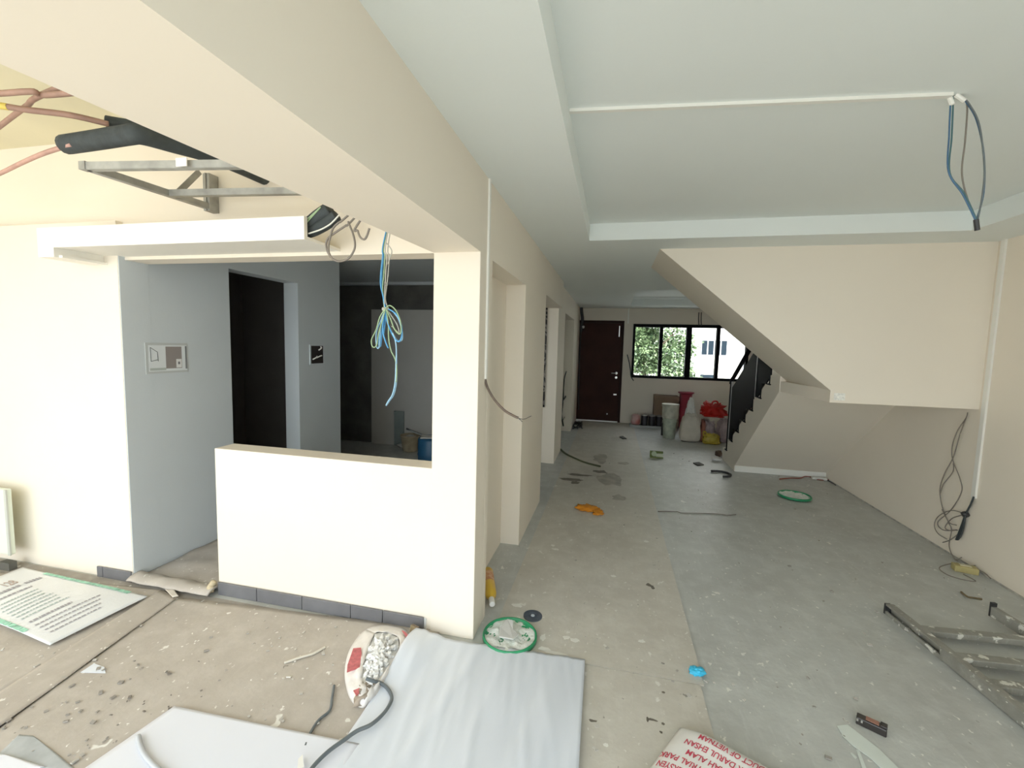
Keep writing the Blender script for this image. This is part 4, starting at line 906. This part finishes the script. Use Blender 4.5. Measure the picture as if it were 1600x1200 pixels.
# recess wires, door-side cables
k6 = K(840, 460, 4.288)
rc_ = thing('recess_wires', 'dark green cables hanging in the corridor recess near the door', 'wires', (-0.80, 7.4, 0))
for pts, r in (([(228, 180), (226, 260), (206, 400), (197, 490), (214, 580), (188, 680), (166, 720), (160, 800), (172, 880)], .014), ([(205, 490), (180, 560), (172, 690), (166, 760), (152, 890)], .010), ([(190, 690), (208, 740), (192, 800), (165, 850)], .006)):
    cable('cable', [PX(a, b, -0.80) for a, b in k6(pts)], r, mat('dark_green_cable', (0.035, 0.045, 0.03), .6), rc_)
dc = thing('door_cables', 'black cable bundle hanging down the corner beside the front door', 'cables', (-0.66, 9.2, 0.8))
MB().tube(catmull(onY([(908, 476), (909, 488), (910, 500), (908, 516), (906, 545), (905, 580), (904, 610), (904, 640)], 9.2), 5), [.03 if i < 16 else .012 for i in range(36)], 8).build('bundle', M_blk_cable, dc, smooth=True)
crumple(PY(911, 511, 9.2), .03, .03, .03, 3).build('connector', MATS['white_connector'], dc, smooth=True)
tg = thing('door_wire_tangle', 'tangle of dark wire on the floor at the front door corner', 'wires', PZ(900, 668))
for s_ in range(3):
    cable('wire', [PZ(894 + 16 * (.5 + .5 * math.sin(k * 1.9 + s_ * 2)), 664 + 6 * math.cos(k * 2.3 + s_), .02) for k in range(7)], .006, M_blk_cable, tg)
tag(cable('window_cable', onY([(980, 554), (983, 566), (985, 578), (986, 588), (990, 595)], YB - .02), .011, M_insul), 'dark cable end poking from the wall beside the window', 'cable')
wa = thing('window_wires', 'two dark wires hanging above the black window', 'wires', PY(1093, 496, YB - .03))
for dx in (0, 4):
    cable('wire', onY([(1092 + dx, 488), (1091.5 + dx, 500), (1092 + dx, 509)], YB - .03), .008, M_blk_cable, wa)
cu_ = thing('patterned_curtain', 'dark curtain with a pale curly pattern inside the first corridor doorway', 'curtain', (-1.0, 5.58, 0.9))
mc = bpy.data.materials.new('curly_cloth'); mc.use_nodes = True; nt = mc.node_tree
wv = nt.nodes.new('ShaderNodeTexWave'); wv.wave_type = 'RINGS'; wv.inputs['Scale'].default_value = 9; wv.inputs['Distortion'].default_value = 14; wv.inputs['Detail'].default_value = 2
tcn = nt.nodes.new('ShaderNodeTexCoord'); nt.links.new(tcn.outputs['Object'], wv.inputs['Vector'])
rpn = nt.nodes.new('ShaderNodeMapRange'); rpn.inputs[1].default_value = .62; rpn.inputs[2].default_value = .78; nt.links.new(wv.outputs['Fac'], rpn.inputs[0])
mxn = nt.nodes.new('ShaderNodeMix'); mxn.data_type = 'RGBA'; mxn.inputs[6].default_value = (.02, .018, .018, 1); mxn.inputs[7].default_value = (.30, .27, .24, 1)
nt.links.new(rpn.outputs[0], mxn.inputs[0]); nt.links.new(mxn.outputs[2], nt.nodes['Principled BSDF'].inputs['Base Color'])
MB().grid(lambda u, v: Vector((-1.45 + .62 * u, 5.6 + .02 * math.sin(u * 40), .75 + 1.3 * v)), 40, 4).build('cloth', mc, cu_, smooth=True, solid=.003)
MB().tube([(-1.46, 5.6, 2.06), (-0.86, 5.6, 2.06)], .010, 8).build('rod', M_black, cu_)

# --- behind the low wall
mi = thing('picture_panel', 'small flat panel with a painted view of a white room on the inner wall', 'picture', (-2.85, 2.31, 1.3))  # view of a white room drawn in flat coloured pieces
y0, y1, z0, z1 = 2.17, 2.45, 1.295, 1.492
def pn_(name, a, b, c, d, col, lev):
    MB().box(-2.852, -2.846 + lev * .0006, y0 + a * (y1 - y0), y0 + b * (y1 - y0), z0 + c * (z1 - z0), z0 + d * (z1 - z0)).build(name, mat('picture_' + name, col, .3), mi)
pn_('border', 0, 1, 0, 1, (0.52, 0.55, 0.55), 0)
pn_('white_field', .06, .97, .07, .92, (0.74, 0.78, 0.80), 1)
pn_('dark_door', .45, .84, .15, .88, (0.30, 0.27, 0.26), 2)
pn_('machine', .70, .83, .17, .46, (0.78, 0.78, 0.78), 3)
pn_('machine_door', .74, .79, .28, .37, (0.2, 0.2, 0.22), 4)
pn_('dark_edge', .93, .97, .12, .90, (0.22, 0.23, 0.24), 2)  # dark band along the right edge of the drawn view
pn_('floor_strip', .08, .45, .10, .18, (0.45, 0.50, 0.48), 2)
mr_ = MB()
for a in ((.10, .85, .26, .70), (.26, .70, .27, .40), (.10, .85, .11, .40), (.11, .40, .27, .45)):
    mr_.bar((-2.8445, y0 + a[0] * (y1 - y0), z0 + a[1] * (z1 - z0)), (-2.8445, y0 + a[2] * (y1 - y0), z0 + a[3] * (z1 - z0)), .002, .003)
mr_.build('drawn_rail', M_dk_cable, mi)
so_ = thing('socket_box', 'open dark socket box with loose wire ends on the inner wall', 'socket box', (-2.85, 3.81, 1.31))
MB().box(-2.853, -2.844, 3.717, 3.90, 1.31, 1.483).build('back_box', mat('dark_box', (0.03, 0.022, 0.02), .6), so_)
MB().box(-2.853, -2.842, 3.70, 3.917, 1.300, 1.31).box(-2.853, -2.842, 3.70, 3.917, 1.483, 1.493).box(-2.853, -2.842, 3.70, 3.717, 1.31, 1.483).box(-2.853, -2.842, 3.90, 3.917, 1.31, 1.483).build('rim', M_inner, so_)
for k, (ya, za, yb2, zb2) in enumerate(((3.74, 1.35, 3.80, 1.38), (3.80, 1.365, 3.87, 1.385), (3.83, 1.44, 3.86, 1.475))):
    cable('wire', [(-2.845, ya, za), (-2.825, (ya + yb2) / 2, za + .02), (-2.84, yb2, zb2)], .007, M_trunk, so_)
c_ = PY(641, 690, 5.70); c_.z = 0.003
bk = thing('mortar_bucket', 'dusty ochre bucket with tools in the dark room', 'bucket', c_)
MB().lathe([(.10, 0), (.105, .01), (.135, .21), (.145, .215), (.145, .23), (.125, .23), (.098, .02), (.001, .02)], c_, 26).build('body', mat('dusty_ochre', (0.36, 0.30, 0.20), .8, .25, 9), bk, smooth=True)
MB().lathe([(.12, .18), (.08, .205), (.03, .23), (.001, .235)], c_, 20).build('mortar', mat('dry_mortar', (0.42, 0.41, 0.38), .9, .15, 20, .4, 30), bk, smooth=True)
MB().bar(c_ + Vector((-.02, 0, .30)), c_ + Vector((.16, .04, .23)), .03, .02).build('trowel_blade', mat('trowel_steel', (0.2, 0.21, 0.2), .4, metal=.6), bk)
MB().tube([c_ + Vector((-.06, 0, .315)), c_ + Vector((.0, 0, .295))], .014, 8).build('trowel_handle', M_blk_cable, bk)
c2 = PZ(636, 697); tag(crumple(Vector((c2.x, c2.y - .10, .03)), .11, .07, .026, 41, .2).build('dust_heap', MATS['dry_mortar'], smooth=True), 'small pale heap of mortar at the foot of the bucket', 'heap')
cB = PY(676, 700, 4.9); cB.z = .003; rB = (PY(676, 690, 4.9) - PY(655, 690, 4.9)).length
bb = thing('blue_barrel', 'blue plastic barrel behind the pillar in the dark room', 'barrel', cB)
hB = PY(668, 683, 4.9).z
MB().lathe([(rB * .92, 0), (rB, .02), (rB, hB * .45), (rB * 1.03, hB * .5), (rB, hB * .55), (rB, hB - .02), (rB * .94, hB), (.001, hB - .01)], cB, 28).build('body', mat('blue_plastic', (0.02, 0.10, 0.20), .4), bb, smooth=True)
MB().obox(cB + Vector((-.02, -.03, hB + .008)), .22, .15, .012, Matrix.Rotation(.3, 3, 'Z')).build('cover', MATS['white_paper'], bb, bevel=.003)
p0, p1 = PY(616, 642, 5.93), PY(631, 642, 5.93)
tag(MB().box(p0.x, p1.x, 5.925, 5.953, .003, p0.z).build('grey_plank', mat('grey_plank', (0.24, 0.28, 0.27), .7, .1, 6), bevel=.003), 'short grey plank standing against the pale wall panel', 'plank')

# upright panel at the far left of the yard
pnx = PY(16, 868, 1.93).x
pn = thing('leaning_panel', 'pale panel standing upright at the end of the yard wall', 'panel', (pnx - .2, 1.95, 0))
MB().box(pnx - .45, pnx, 1.93, 1.96, PY(16, 868, 1.93).z, PY(4, 765, 1.93).z).build('board', mat('pale_green_board', (0.70, 0.76, 0.66), .5, .03, 3), pn, bevel=.006)
MB().box(pnx - .012, pnx + .006, 1.926, 1.935, PY(16, 868, 1.93).z, PY(4, 765, 1.93).z).build('edge', mat('grey_edge', (.5, .52, .48), .5), pn)
MB().box(pnx - .10, pnx - .01, 1.925, 1.965, 0.003, .055).build('foot', mat('dark_foot', (0.10, 0.10, 0.09), .6), pn)

# loose chips and dust
ch = MB(); rr = random.Random(21)
for k in range(420):
    px_, py_2 = (rr.uniform(0, 640), rr.uniform(930, 1200)) if k < 240 else (rr.uniform(830, 1560), rr.uniform(700, 1190))
    if px_ > 640 and py_2 < 800 + (px_ - 1290) * .63 - 40: continue
    p = PZ(px_, py_2, .016 if k < 240 else .006)
    if k < 240 and (p.y > 2.0 or p.x < -3.8): continue
    if p.x > 2.55 or (p.x < -.58 and p.y > 2.0) or (px_ > 1370 and py_2 > 925) or (980 < px_ < 1250 and py_2 > 1110) or (525 < px_ < 660) or (1205 < px_ < 1280 and 755 < py_2 < 795): continue
    s_ = rr.choice((.004, .006, .008, .012)) * rr.uniform(.6, 1.2)
    ch.obox(p, s_ * 1.5, s_, s_ * .4, Matrix.Rotation(rr.uniform(0, 3.1), 3, 'Z') @ Matrix.Rotation(rr.uniform(-.3, .3), 3, 'X'))
co = ch.build('plaster_chips', mat('pale_chips', (0.70, 0.68, 0.63), .9, 0, 1.3, col2=(0.16, 0.14, 0.12))); tag(co, 'loose plaster chips scattered over the floors', 'debris'); co['kind'] = 'stuff'

# stains and wet marks on the screed strip
M_stain = mat('wet_stain', (0.36, 0.33, 0.28), .5, .25, 9); M_stain2 = mat('dark_stain', (0.15, 0.13, 0.105), .5, .25, 20)
def stain(px_, py_2, rx, ry, m_, seed, z=.0064):
    c_ = PZ(px_, py_2, z); ex = (PZ(px_ + rx, py_2, z) - c_).length; ey = (PZ(px_, py_2 - ry, z) - c_).length
    pts = []
    for k in range(36):
        a = 2 * math.pi * k / 36; q = 1 + .45 * noise.noise(Vector((math.cos(a) * 1.6 + seed, math.sin(a) * 1.6, seed))) + .2 * noise.noise(Vector((math.cos(a) * 5, math.sin(a) * 5, seed)))
        pts.append(Vector((c_.x + ex * q * math.cos(a), c_.y + ey * q * math.sin(a), z)))
    MB().prism(pts, (0, 0, .0006)).build('stain', m_, fl)
for k, a in enumerate(((955, 749, 20, 8, M_stain), (939, 716, 12, 6, M_stain), (968, 778, 12, 4, M_stain), (975, 724, 8, 2, M_stain), (893, 749, 17, 2.2, M_stain2), (898, 754, 6, 2, M_stain2), (905, 742, 18, 1.6, M_stain2), (938, 737, 10, 2.2, M_stain2),
                       (1012, 1124, 1.8, 4, M_stain2), (1020, 1125, 7, 1.8, M_stain2), (1036, 1131, 2.5, 2, M_stain2), (1033, 1144, 2.4, 1.8, M_stain2), (1014, 914, 4, 2.5, M_stain2), (1020, 918, 2.5, 2.5, M_stain2), (926, 1126, 6, 2, M_stain2), (1037, 1082, 3, 1.5, M_stain2))):
    stain(*a, k * 3.7)
M_splash = mat('white_splash', (0.72, 0.71, 0.66), .7)
for k, a in enumerate(((898, 1000, 8, 3), (885, 996, 5, 3), (850, 1014, 9, 3), (848, 996, 4, 5), (808, 946, 8, 2.5), (1003, 1002, 5, 2.5), (947, 1164, 4, 3), (866, 1020, 18, 2), (958, 900, 4, 1.4), (1010, 846, 4, 1.4), (868, 858, 5, 1.2), (864, 852, 3, 1.2))):
    stain(*a, M_splash, k * 2.3 + 50)
